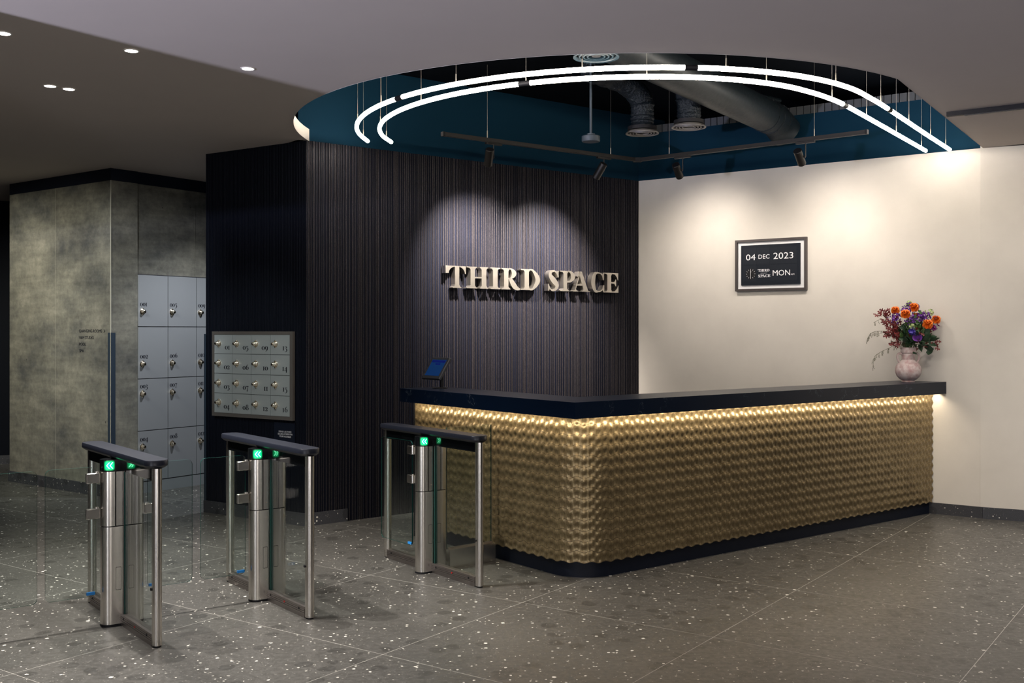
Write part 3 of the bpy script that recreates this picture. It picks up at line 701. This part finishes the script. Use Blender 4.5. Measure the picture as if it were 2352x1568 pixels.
# ------------------------------------------------------------------ big wall sign
t = thing('wall_sign', 'large raised nickel letters reading THIRD SPACE on the dark ribbed wall', 'sign', PQ(5.445, 8.085, 2.046), PA)
for fn in LETTERS:
    b = MB(); fn(b, .012, .075); b.build('letter', M_letter, t)

# ------------------------------------------------------------------ flip calendar
t = fthing('flip_calendar', 'framed black flip calendar reading 04 DEC 2023 on the cream wall', 'calendar', FC, 1.131, -.001, 2.045)
W_, H_ = .738, .512
b = MB()
for x0, x1, z0, z1 in ((0, W_, H_-.022, H_), (0, W_, 0, .022), (0, .022, .022, H_-.022), (W_-.022, W_, .022, H_-.022)): b.box(x0, x1, -.040, 0, z0, z1)
b.build('frame', mat('dark_grey_brown_frame', (.06, .05, .05), .4, .3), t)
b = MB(); b.box(.02, W_-.02, -.014, -.001, .02, H_-.02); b.build('mount_board', mat('white_mount_board', (.72, .72, .74), .7), t)
b = MB(); b.box(.061, .673, -.030, -.014, .058, .456); b.build('display_board', mat('black_display_board', (.006, .009, .016), .5, spec=.2), t)
M_flap = mat('black_flap', (.009, .012, .019), .5, spec=.2)
for x0, x1, z0, z1 in ((.085, .222, .262, .425), (.226, .362, .262, .425), (.366, .64, .262, .425), (.085, .222, .098, .256), (.366, .64, .098, .256)):
    b = MB(); b.box(x0, x1, -.0315, -.030, z0, z1); b.box(x0, x1, -.0318, -.0314, (z0+z1)/2-.0006, (z0+z1)/2+.0006, 0); b.build('flap', M_flap, t)
for s_, x, z, wd, hh in (('04', .115, .306, .100, .060), ('DEC', .247, .317, .116, .042), ('2023', .403, .309, .203, .062), ('MON', .396, .145, .178, .055), ('AM', .580, .146, .036, .016), ('WIMBLEDON', .268, .171, .070, .006)):
    text(s_, 'printed_text', M_white, t, x, z, wd, hh, -.0322)
b = MB(Matrix.Translation((0, -.0312, 0)))
for fn in LETTERS[:5]: fn(Sub(b, .128/1.124, .240, .190, .96), 0, .0008)
for fn in LETTERS[5:]: fn(Sub(b, .124/.957, .245-1.226*.124/.957, .134, 1), 0, .0008)
b.build('printed_text', M_white, t)
cf = MB(); cf.cyl((.166, -.0316, .170), (.166, -.034, .170), .056, 40); c_ = cf.build('clock_face', M_black, t)
b = MB()
for k in range(12):
    a = PI/6*k; b.box(-.0012, .0012, -.0350, -.0341, .038, .050, fr=Matrix.Translation((.166, 0, .170)) @ Matrix.Rotation(a, 4, 'Y'))
b.build('hour_marks', M_white, c_)
for a, l_ in ((0.12, .030), (PI, .040), (0.0, .040)):
    b = MB(); b.box(-.0015, .0015, -.0358, -.0350, -.006, l_, fr=Matrix.Translation((.166, 0, .170)) @ Matrix.Rotation(a, 4, 'Y')); b.build('clock_hand', M_white, c_)

# ------------------------------------------------------------------ hanging light loops
OUT = [(-1.219, 8.884), (-1.243, 8.536), (-1.209, 8.19), (-1.119, 7.856), (-.979, 7.542), (-.792, 7.255), (-.564, 7.0), (-.3, 6.782), (-.004, 6.608), (.317, 6.482), (.655, 6.409), (1.003, 6.394), (1.35, 6.44), (1.682, 6.55), (1.985, 6.723), (2.244, 6.953), (2.450, 7.215), (2.702, 7.571), (3.1, 8.163), (3.50, 8.755), (3.873, 9.302)]
INN = [(-1.025, 8.923), (-1.063, 8.633), (-1.051, 8.341), (-.992, 8.055), (-.889, 7.782), (-.748, 7.529), (-.571, 7.299), (-.365, 7.097), (-.131, 6.926), (.125, 6.79), (.4, 6.692), (.687, 6.637), (.981, 6.628), (1.273, 6.667), (1.553, 6.757), (1.811, 6.898), (2.033, 7.086), (2.190, 7.25), (2.36, 7.46), (2.8, 8.087), (3.24, 8.72), (3.681, 9.356)]
ZT = H+1.60; TR = .0155
def loop_light(pts, joints, label, wires):
    t = thing('loop_light', label, 'pendant light', (pts[12][0], pts[12][1], ZT), 0, 'curved hanging light tubes over the desk')
    ox, oy = pts[12]; S = [(x-ox, y-oy) for x, y in catmull(pts, 12)]
    js = sorted(min(range(len(S)), key=lambda i: math.dist(S[i], (jx-ox, jy-oy))) for jx, jy in joints)
    acc = [0]
    for i in range(1, len(S)): acc.append(acc[-1]+math.dist(S[i], S[i-1]))
    def at(d):
        d = min(max(d, 0), acc[-1]); k = max(i for i in range(len(S)) if acc[i] <= d+1e-9); k = min(k, len(S)-2)
        u = (d-acc[k])/(acc[k+1]-acc[k]); return (S[k][0]+(S[k+1][0]-S[k][0])*u, S[k][1]+(S[k+1][1]-S[k][1])*u)
    cuts = [0]+[acc[j] for j in js]+[acc[-1]]
    for k in range(len(cuts)-1):
        a = cuts[k]+(.035 if k else 0); c = cuts[k+1]-(.035 if k < len(cuts)-2 else 0); n = int((c-a)/.04)+2
        P_ = [(*at(a+(c-a)*i/n), 0) for i in range(n+1)]; rs = [TR]*(n+1)
        def dome(P_, rs, end):
            p, q = (Vector(P_[0]), Vector(P_[1])) if end == 0 else (Vector(P_[-1]), Vector(P_[-2])); d = (p-q).normalized()
            ex = [(tuple(p+d*TR*math.sin(x)), TR*math.cos(x)) for x in (.4, .8, 1.15, 1.45)]
            if end == 0: return [e[0] for e in ex][::-1]+P_, [e[1] for e in ex][::-1]+rs
            return P_+[e[0] for e in ex], rs+[e[1] for e in ex]
        if k == 0: P_, rs = dome(P_, rs, 0)
        if k == len(cuts)-2: P_, rs = dome(P_, rs, 1)
        MB().tube(P_, TR, 14, rs=rs).build('glowing_tube', M_tube, t, True)
    for c in cuts[1:-1]: MB().tube([(*at(c-.040), 0), (*at(c), 0), (*at(c+.040), 0)], TR*1.12, 18).build('joint_sleeve', M_black, t, True)
    for u in wires:
        x, y = at(acc[-1]*u); b = MB(); b.cyl((x, y, TR-.002), (x, y, TR+.05), .004, 8); b.cyl((x, y, TR+.05), (x, y, TOP-ZT), .0016, 6); b.build('suspension_wire', M_wire, t)
    return t
loop_light(OUT, [(-.756, 7.25), (1.103, 6.387), (2.736, 7.621)], 'outer of two curved white light tubes hanging over the desk', (.02, .10, .185, .29, .40, .51, .62, .72, .82, .91, .98))
loop_light(INN, [(.096, 6.815), (2.358, 7.445)], 'inner of two curved white light tubes hanging over the desk', (.02, .10, .22, .345, .45, .56, .66, .76, .87, .98))

# ------------------------------------------------------------------ lighting track with four spot heads
A_ = Vector((1.216, 10.165, 3.30)); B_ = Vector((-.571, 8.835, 3.30)); E_ = Vector((2.938, 8.738, 3.30))
t = thing('lighting_track', 'black L-shaped lighting track hanging on wires above the desk', 'lighting track', A_, 0)
for e in (B_, E_):
    d = (e-A_); L = d.length; F_ = frame((0, 0, 0), (d.x, d.y)); b = MB(F_); b.box(.03, L, -.017, .017, -.016, .016); b.box(.03, L, -.008, .008, -.019, -.016); b.build('rail', M_bronze, t)
    b = MB(F_); b.box(L, L+.02, -.019, .019, -.019, .018); b.build('end_cap', M_black, t)
    for u in (.35, L*.80): b = MB(F_); b.cyl((u, 0, .016), (u, 0, .08), .004, 8); b.cyl((u, 0, .08), (u, 0, TOP-3.30), .0016, 6); b.build('suspension_wire', M_wire, t)
b = MB(); b.box(-.04, .04, -.04, .04, -.018, .018, fr=Matrix.Rotation(.05, 4, 'Z')); b.build('corner_joint', M_black, t)
def head(base, rd, hd, label, off=(0, 0)):   # base on the rail, rd rail direction, hd beam direction
    t = thing('track_spotlight', label, 'spotlight', base, 0, 'spot heads on the hanging track')
    F_ = frame((0, 0, 0), rd); b = MB(F_); b.box(-.085, .085, -.012, .012, -.036, -.020); b.build('adapter', M_bronze, t)
    hd = Vector(hd).normalized(); hc = Vector((off[0], off[1], -.150)); s0 = Vector((0, 0, -.03))
    side = Vector((rd[0], rd[1], 0)).normalized(); jt = Vector((0, 0, -.150)) 
    hc = jt-side*.052*(1 if rd[0] > 0 else -1)
    b = MB(); b.cyl(s0, jt, .0055, 10); b.cyl(jt, hc, .0075, 10); b.build('stem', M_bronze, t, True)
    b = MB(); b.tube([hc-hd*.080, hc-hd*.077, hc+hd*.077, hc+hd*.080], .036, 28, rs=[.034, .0365, .0365, .034]); b.build('lamp_head', M_bronze, t, True)
    b = MB(); b.tube([hc-hd*.0805, hc-hd*.0795], .030, 24); b.build('rear_cap', M_black, t)
    b = MB(); b.tube([hc+hd*.0795, hc+hd*.0805], .026, 24); b.build('lens', M_lens, t)
    return base+hc+hd*.088
rd1 = (P2.x, P2.y); rd2 = (E_.x-A_.x, E_.y-A_.y)
def on(A, B, u): return A+(B-A).normalized()*u
h1 = on(A_, B_, 1.714); h2 = on(A_, B_, .437); h3 = on(A_, E_, .497); h4 = on(A_, E_, 1.71)
TG1 = PQ(5.85, 8.05, 2.15); TG2 = PQ(6.62, 8.05, 2.15); TG3 = FC @ Vector((.90, 0, 2.30)); TG4 = FC @ Vector((2.20, 0, 2.30))
HEADS = [(h1, rd1, TG1, 'track spotlight at the left end of the left rail, hanging almost upright', 950, 86), (h2, rd1, TG2, 'track spotlight nearest the rail corner, on the left rail', 950, 86),
         (h3, rd2, TG3, 'tilted track spotlight on the right rail nearest the corner', 62, 100), (h4, rd2, TG4, 'tilted track spotlight on the right rail near its far end', 62, 100)]
for hb, rd, tg, lab, pw, cn in HEADS:
    d = (tg-(hb+Vector((0, 0, -.15)))); p = head(hb, rd, d, lab); spot(p, tg, pw, cn, 1.0, .03, (1, .90, .80))
# black track on the ceiling at the right edge
d = Vector((.807, -.5906)); t = thing('ceiling_track', 'black lighting track fixed to the ceiling at the right edge of the picture', 'lighting track', (3.202, 7.74, CEIL), math.atan2(d.y, d.x))
b = MB(); b.box(0, 3, -.018, .018, -.032, 0); b.build('rail', M_black, t); b = MB(); b.box(.12, 2.9, -.010, .010, -.040, -.032); b.build('rail_insert', M_bronze, t)

# ------------------------------------------------------------------ recessed downlights
dl = [(-2.745, 5.675, 'recessed downlight at the left picture edge', 150), (-2.182, 6.028, 'recessed downlight above the nearest turnstile, second in its row', 170), (-1.618, 6.439, 'recessed downlight nearest the round opening', 150),
      (-3.03, 6.897, 'left of the two recessed downlights close together', 80), (-2.944, 6.984, 'right of the two recessed downlights close together', 80)]
first = None
for x, y, lab, pw in dl:
    if first is None:
        t = thing('downlight', lab, 'downlight', (x, y, CEIL), 0, 'recessed downlights in the left ceiling')
        b = MB(); b.lathe([(.036, -.001), (.044, -.001), (.044, -.004), (.036, -.004)], 32); b.build('trim_ring', M_trim, t, True)
        b = MB(); b.lathe([(.001, -.0015), (.0375, -.0015), (.0375, -.003), (.001, -.003)], 32); b.build('lens', M_lens, t)
        first = t
    else:
        t = copy_tree(first); t.location = (x, y, CEIL); t['label'] = lab
    spot((x, y, CEIL-.02), (x+.05, y+.0, 0), pw*2.1, 92, .6, .02, (1, .94, .86), 'downlight_or_fill_lamp')

# ------------------------------------------------------------------ services inside the opening
t = thing('air_duct', 'large round galvanised air duct crossing the dark ceiling opening', 'duct', (2.40, 9.84, 3.65), 0)
dd = Vector((.552, .834, 0)); base = Vector((0, 0, 0))
MB().tube([base-dd*4.2, base], .150, 36).build('duct_pipe', M_duct, t, True)
MB().tube([base, base+dd*.16, base+dd*.28+Vector((0, 0, -.02)), base+dd*.34+Vector((.01, 0, -.05)), base+dd*.40+Vector((.03, -.01, -.09))], .152, 36).build('elbow', M_duct, t, True)
for u in (-.12, .02, .18): MB().tube([base+dd*u, base+dd*(u+.012)], .157, 36).build('clamp_ring', M_foil, t, True)
def diffuser(x, y, label, M_trim=M_vent):
    t = thing('air_diffuser', label, 'air vent', (x, y, 3.37), 0, 'round air diffusers in the opening')
    b = MB(); b.lathe([(.125, .012), (.130, 0), (.145, -.002), (.145, .004), (.128, .02)], 40); b.build('outer_ring', M_trim, t, True)
    for r in (.10, .075, .05): b = MB(); b.lathe([(r, .0), (r+.008, -.001), (r+.016, .022), (r+.014, .024), (r, .004)], 36); b.build('inner_ring', M_trim, t, True)
    b = MB(); b.lathe([(.001, .002), (.028, .004), (.036, .022), (.001, .024)], 24); b.build('centre_cone', M_black, t, True)
    b = MB(); b.lathe([(.001, .03), (.127, .03), (.127, .06), (.001, .06)], 32); b.build('neck', M_black, t, True)
    return t
diffuser(1.138, 9.19, 'round air diffuser left of its neighbour, nearer the rail corner'); diffuser(1.499, 8.914, 'round air diffuser right of its neighbour, beside the big duct')
diffuser(.53, 6.62, 'round air diffuser partly hidden behind the front rim of the opening', M_ventd)
def flex(x, y, bx, by, label):
    pts = [(x, y, 3.43), (x, y, 3.55), (x-.02, y-.02, 3.68), (x+bx*.4, y+by*.4, 3.80), (x+bx, y+by, 3.84)]
    P_ = catmull(pts, 10); rg = random.Random(int(x*100)); rs = [.100+.002*math.sin(i*2.2)+rg.uniform(-.005, .005) for i in range(len(P_))]
    o = Vector(P_[0]); ob = MB().tube([Vector(p)-o for p in P_], .1, 26, rs=rs).build('flexible_duct', M_foil, None, True); ob.location = o
    tag(ob, label, 'duct', 'flexible ducts above the diffusers')
flex(1.138, 9.19, -.5, -.35, 'crinkled dark foil duct above the left round diffuser'); flex(1.499, 8.914, -.12, -.10, 'crinkled dark foil duct above the right round diffuser')
flex(.53, 6.62, -.3, .2, 'crinkled dark foil duct above the diffuser behind the front rim')
t = thing('ceiling_sensor', 'white disc sensor hanging on a thin rod in the opening', 'sensor', (.657, 8.762, 3.25), 0)
b = MB(); b.lathe([(.001, -.03), (.072, -.028), (.076, -.02), (.076, .018), (.07, .022), (.034, .023), (.034, .04), (.001, .04)], 36); b.build('housing', M_pvc, t, True)
b = MB(); b.cyl((0, 0, .04), (0, 0, TOP-3.25), .011, 14); b.build('rod', M_pvc, t, True)
for k, (x0, y0, x1, y1, z, r, lab) in enumerate(((.2, 6.6, 3.6, 8.2, 3.86, .012, 'thin conduit nearest the front rim of the opening'), (-1.2, 7.0, 2.6, 10.2, 3.88, .02, 'long thin pipe crossing the opening towards the rail corner'), (2.9, 7.4, 4.0, 9.2, 3.82, .03, 'pipe beside the straight edge of the opening'))):
    m_ = Vector(((x0+x1)/2, (y0+y1)/2, z)); ob = MB().tube([Vector((x0, y0, z))-m_, Vector((x1, y1, z))-m_], r, 12).build('service_pipe', M_duct, None, True); ob.location = m_
    tag(ob, lab, 'pipe')

# ------------------------------------------------------------------ tablet on its stand
tp = PQ(4.669, 6.951, 1.191); t = thing('tablet_stand', 'tablet with dim blue screen tilted on a black stand at the left counter end', 'tablet', tp, math.atan2(-P2.x, P2.y))
# local x runs along the screen width, -y is the side the screen faces
b = MB(); b.lathe([(.001, 0), (.060, 0), (.060, .006), (.030, .010), (.001, .010)], 28); b.build('base_plate', M_black, t, True)
b = MB(); b.cyl((0, .02, .008), (0, .02, .13), .016, 16); b.build('pole', M_black, t, True)
b = MB(); b.cyl((-.03, .05, .0), (-.03, .05, .075), .003, 8); b.build('cable', M_wire, t, True)
FT = Matrix.Translation((-.060, .01, .155)) @ Matrix.Rotation(-math.radians(33), 4, 'X')
b = MB(FT); b.box(-.128, .128, -.012, .012, -.10, .10, bev=.006); b.build('case', mat('black_tablet_case', (.02, .022, .028), .5), t)
b = MB(FT); b.box(-.100, .100, -.0126, -.0118, -.072, .076); s_ = b.build('screen', mat('blue_screen', (0, .01, .05), .2, emit=(.010, .055, .20), es=.32), t, label='dim blue screen')
b = MB(FT); b.box(-.094, .094, -.0130, -.0126, .050, .070); b.box(-.03, .04, -.0130, -.0126, .028, .042); b.build('screen_bars', mat('dark_blue_bar', (0, 0, .03), .3, emit=(.002, .008, .09), es=.8), s_)

# ------------------------------------------------------------------ vase and flowers
vx, vy, vz = 3.547, 9.412, 1.191
def clay():
    m = mat('pink_banded_clay', (.5, .3, .27), .6); g = N(m); p = g.obj(); sp = g.n('ShaderNodeSeparateXYZ'); g.l(p, sp.inputs[0])
    c = g.ramp(g.noise(p, 22, 4, .6), [(.35, (.48, .30, .30)), (.60, (.70, .60, .59))])
    ln = g.math('LESS_THAN', g.math('FRACT', g.math('ADD', g.math('MULTIPLY', sp.outputs[2], 90), g.math('MULTIPLY', g.noise(p, 8, 2), .8))), .22)
    g.col(g.mix(g.math('MULTIPLY', ln, .45), c, (.30, .18, .16))); g.bump(ln, .4, -.002); return m
M_clay = clay()
t = thing('flower_vase', 'round two-handled pink clay vase at the right end of the counter', 'vase', (vx, vy, vz), 0)
b = MB(); b.lathe([(.001, 0), (.056, 0), (.058, .008), (.052, .014), (.074, .026), (.098, .052), (.110, .082), (.112, .108), (.106, .138), (.090, .165), (.066, .186), (.056, .198), (.056, .235), (.058, .255), (.065, .262), (.066, .308), (.060, .309), (.056, .262), (.050, .235), (.048, .2), (.001, .19)], 44); b.build('body', M_clay, t, True)
for sx in (-1, 1):
    b = MB(); b.tube(catmull([(sx*.054, 0, .245), (sx*.075, 0, .256), (sx*.094, 0, .244), (sx*.098, 0, .218), (sx*.088, 0, .190), (sx*.076, 0, .172)], 6), .0095, 12); b.build('handle', M_clay, t, True)
def leafmat(n, a, b_, r=.5):
    m = mat(n, a, r); g = N(m); g.col(g.ramp(g.noise(g.obj(), 30, 3), [(.3, a), (.7, b_)])); return m
M_or = leafmat('orange_petals', (.78, .13, .015), (.95, .30, .03)); M_pu = leafmat('purple_petals', (.10, .02, .22), (.22, .07, .38))
M_oak = leafmat('red_oak_leaf', (.085, .008, .012), (.20, .025, .022)); M_gr = leafmat('green_leaf', (.02, .06, .012), (.09, .17, .04)); M_dg = leafmat('dark_green_leaf', (.008, .03, .014), (.03, .07, .03))
M_bud = leafmat('pale_green_bud', (.30, .42, .12), (.55, .62, .35)); M_mag = leafmat('magenta_petals', (.16, .01, .10), (.30, .04, .22)); M_wisp = leafmat('dry_olive_stem', (.05, .05, .02), (.12, .11, .05))
R_ = random.Random(11)
def rel(dx, dy, dz): return Vector((dx, dy, dz))
def stemmb(d, rt=.05, r=.0025):
    a = R_.uniform(0, 6.28); s0 = Vector((.03*math.cos(a), .03*math.sin(a), .22)); m = Vector((d.x*.35, d.y*.35, .30+(d.z-.3)*.45))
    return MB().tube(catmull([s0, Vector((s0.x*.8+d.x*.12, s0.y*.8+d.y*.12, .31)), m, d], 5), r, 6)
def petal(mb, c, ax, side, l, wd, cup, tw=0):
    ax = ax.normalized(); side = (side-ax*side.dot(ax)).normalized(); nn = ax.cross(side); v = []; f = []
    for i in range(6):
        u = i/5; wv = wd*math.sin(PI*min(1, .15+u*.80))**.7
        for j in range(5):
            k = j/4*2-1; v.append(c+ax*(l*u*(1-.12*k*k))+side*(wv*k)+nn*(cup*(k*k)*wv-cup*.5*l*math.sin(PI*u)*.6+(cup*.35*l*max(0, u-.75)*3)))
    for i in range(5):
        for j in range(4): q = i*5+j; f.append((q, q+1, q+6, q+5))
    mb.add(v, f)
def flower(name, label, cat, group, d, fn, m, stem_m=M_gr, part='bloom'):
    t = thing(name, label, cat, (vx, vy, vz), 0, group)
    b = MB(); fn(b, d); b.build(part, m, t, True); stemmb(d).build('stem', stem_m, t, True); return t
def rose(r):
    def fn(b, d):
        up = Vector((d.x*.5, d.y*.5-.25, .8)).normalized(); sd = up.orthogonal().normalized(); 
        for ring, (n, rad, l, tilt) in enumerate(((3, .10, 1.0, -.04), (4, .30, 1.15, -.02), (5, .52, 1.22, .02), (6, .72, 1.18, .08), (6, .85, 1.10, .17))):
            for k in range(n):
                a = 2*PI*k/n+ring*.7; o = Matrix.Rotation(a, 3, up) @ sd; ax = (up+o*tilt).normalized()
                petal(b, d-up*r*.8+o*r*rad*.55, ax, up.cross(o), r*1.5*l, r*(.40+.11*ring), -.45)
    return fn
cand = [(-.058, -.09, .605, .034, 'large orange rose at the front left of the bouquet'), (.039, -.03, .665, .034, 'topmost orange rose of the bouquet'), (.143, -.08, .515, .036, 'orange rose at the front right of the bouquet'), (.245, -.01, .556, .032, 'rightmost orange rose of the bouquet'), (-.115, .0, .640, .030, 'leftmost orange rose, partly behind the purple blossom'), (.070, .01, .590, .024, 'small orange rose between the purple sprays')]
for x, y, z, r, lab in cand: flower('orange_rose', lab, 'rose', 'orange roses in the vase', rel(x, y, z), rose(r*1.12), M_or)
def spray(r, n, ps, cone=False):
    def fn(b, d):
        for _ in range(n):
            v = Vector((R_.gauss(0, 1), R_.gauss(0, 1), R_.gauss(0, 1.2))).normalized()*r*R_.uniform(.25, 1)
            c = d+v; ax = (v.normalized()+Vector((R_.uniform(-.4, .4), R_.uniform(-.6, .2), R_.uniform(-.2, .6)))).normalized(); sd = ax.orthogonal().normalized()
            for k in range(5):
                o = Matrix.Rotation(2*PI*k/5, 3, ax) @ sd; petal(b, c, (ax*.6+o).normalized(), ax.cross(o), ps, ps*.45, .2)
    return fn
for x, y, z, r, n, lab in ((-.010, -.02, .650, .05, 22, 'purple spray between the two top roses'), (-.130, -.03, .570, .055, 24, 'purple spray at the left of the bouquet'), (.085, -.06, .575, .05, 24, 'purple spray in the middle right of the bouquet'), (.125, .02, .60, .04, 16, 'purple spray behind the right rose'), (-.01, -.09, .56, .045, 18, 'purple spray just under the front left rose'), (.19, .01, .585, .03, 10, 'small purple spray left of the rightmost rose')):
    flower('purple_blossom', lab, 'flower', 'purple sprays in the vase', rel(x, y, z), spray(r*1.1, n*2, .014), M_pu)
def calla(b, d):
    ax = Vector((-.3, -.6, .5)).normalized(); sd = ax.orthogonal().normalized()
    b.loft([[d+ax*u*.075-ax*.04+(Matrix.Rotation(a, 3, ax) @ sd)*(.006+.035*u**2*(1+.35*math.cos(a))) for a in [2*PI*k/18 for k in range(18)]] for u in (0, .3, .6, .85, 1)], caps=False)
flower('calla_lily', 'purple calla lily low at the front of the bouquet', 'flower', None, rel(.045, -.12, .385), calla, M_pu)
flower('calla_lily', 'thin purple calla lily rising at the top right of the bouquet', 'flower', None, rel(.075, .02, .66), calla, M_pu)
flower('magenta_blossom', 'dark magenta blossom under the rightmost rose', 'flower', None, rel(.215, -.03, .495), spray(.035, 12, .022), M_mag)
flower('blue_iris', 'deep blue-violet blossom in the centre of the bouquet', 'flower', None, rel(-.012, -.13, .455), spray(.022, 8, .028), leafmat('blue_violet_petals', (.03, .02, .25), (.08, .05, .4)))
flower('lily_bud', 'pale green buds at the very top of the bouquet', 'flower', 'pale green buds in the vase', rel(.010, .0, .705), spray(.028, 9, .016), M_bud)
flower('lily_bud', 'pale green buds at the upper right of the bouquet', 'flower', 'pale green buds in the vase', rel(.195, .01, .62), spray(.035, 10, .018), M_bud)
flower('lily_bud', 'pale green buds hanging in the middle of the bouquet', 'flower', 'pale green buds in the vase', rel(-.012, -.13, .50), spray(.02, 6, .022), M_bud)
def oakleaf(b, c, ax, nn, l):
    ax = ax.normalized(); sd = ax.cross(nn).normalized(); nn = sd.cross(ax)
    pr = [(0, .03), (.14, .04), (.24, .26), (.30, .24), (.33, .07), (.46, .08), (.56, .36), (.63, .32), (.66, .09), (.80, .10), (.88, .20), (.93, .06), (1, .0)]
    pts = [(u, wv) for u, wv in pr]; v = [c+ax*(u*l)+sd*(wv*l)+nn*(.10*l*math.sin(PI*u)-abs(wv)*l*.3) for u, wv in pts]+[c+ax*(u*l)-sd*(wv*l)+nn*(.10*l*math.sin(PI*u)-abs(wv)*l*.3) for u, wv in pts]
    n = len(pts); mid = [c+ax*(u*l)+nn*(.10*l*math.sin(PI*u)) for u, _ in pts]; v += mid
    b.add(v, [(2*n+i, i, i+1, 2*n+i+1) for i in range(n-1)]+[(n+i, 2*n+i, 2*n+i+1, n+i+1) for i in range(n-1)])
def leaves(n, l, sp_, droop=.2, oak=True):
    def fn(b, d):
        for _ in range(n):
            u = R_.uniform(.45, 1.05); c = Vector((d.x*u, d.y*u, .33+(d.z-.33)*u))+Vector([R_.gauss(0, sp_) for _ in range(3)])
            out = (d-Vector((0, 0, .3))).normalized()+Vector([R_.gauss(0, .6) for _ in range(3)]); nn = Vector((R_.gauss(0, .5), -1, R_.gauss(.3, .5)))
            if oak: oakleaf(b, c, out, nn, l*R_.uniform(.75, 1.2))
            else: petal(b, c, out, out.cross(nn), l*R_.uniform(.7, 1.2), l*.28, .15)
    return fn
for x, y, z, n, l, lab in ((-.235, -.02, .60, 20, .075, 'red oak branch reaching out at the upper left of the bouquet'), (-.16, -.07, .46, 16, .075, 'red oak branch at the middle left of the bouquet'), (-.17, -.05, .365, 11, .075, 'red oak branch low on the left above the vase rim'), (.19, -.04, .43, 12, .07, 'red oak branch on the right side of the bouquet'), (.17, -.03, .335, 7, .06, 'red oak branch hanging low on the right'), (.03, -.10, .46, 14, .06, 'red oak leaves in the middle of the bouquet'), (.20, .0, .50, 8, .06, 'red oak leaves behind the right roses')):
    flower('oak_branch', lab, 'foliage', 'red oak branches in the vase', rel(x, y, z), leaves(int(n*1.6), l*.85, .030), M_oak, M_wisp, 'leaves')
for x, y, z, n, l, m_, lab in ((.02, -.05, .50, 26, .06, M_gr, 'fresh green leaves in the centre of the bouquet'), (.09, -.06, .42, 16, .085, M_dg, 'dark green leaves at the lower right of the bouquet'), (-.05, -.04, .42, 18, .07, M_dg, 'dark green leaves at the lower left of the bouquet'), (.15, -.06, .36, 5, .085, M_dg, 'large dark green leaf hanging at the right of the vase'), (.13, .02, .55, 12, .05, M_gr, 'green leaves behind the right roses')):
    flower('leafy_stem', lab, 'foliage', 'green leafy stems in the vase', rel(x, y, z), leaves(int(n*1.8), l, .04, oak=False), m_, M_gr, 'leaves')
def wisp(pts, label, n):
    t = thing('grass_wisp', label, 'foliage', (vx, vy, vz), 0, 'thin drooping wisps in the vase'); P_ = catmull([Vector(p) for p in pts], 8); b = MB(); b.tube(P_, .0016, 5); b.build('stem', M_wisp, t)
    b = MB()
    for i in range(n):
        c = Vector(P_[int(len(P_)*(.25+.75*R_.random()))-1]); l = R_.uniform(.015, .055); e = c+Vector((R_.uniform(-.02, .01), R_.uniform(-.01, .01), -l)); b.tube([c, (c+e)/2+Vector((-.006, 0, .006)), e], .001, 4)
        for k in range(3): petal(b, c+(e-c)*(.4+.2*k), Vector((R_.uniform(-1, 1), R_.uniform(-1, 1), -1)), Vector((1, 1, .2)), .010, .003, .1)
    b.build('seed_heads', M_wisp, t, kind='stuff')
wisp([(0, 0, .25), (-.05, -.02, .34), (-.15, -.03, .43), (-.27, -.03, .455), (-.35, -.03, .43), (-.375, -.03, .36)], 'upper drooping grass wisp left of the bouquet', 34)
wisp([(0, 0, .25), (-.05, -.03, .33), (-.10, -.03, .34), (-.19, -.03, .30), (-.27, -.03, .26), (-.315, -.03, .22), (-.325, -.03, .14)], 'lower drooping grass wisp beside the vase neck', 26)
wisp([(0, 0, .25), (-.04, 0, .36), (-.12, .02, .50), (-.22, .03, .56), (-.30, .03, .53)], 'faint grass wisp behind the left oak branch', 14)
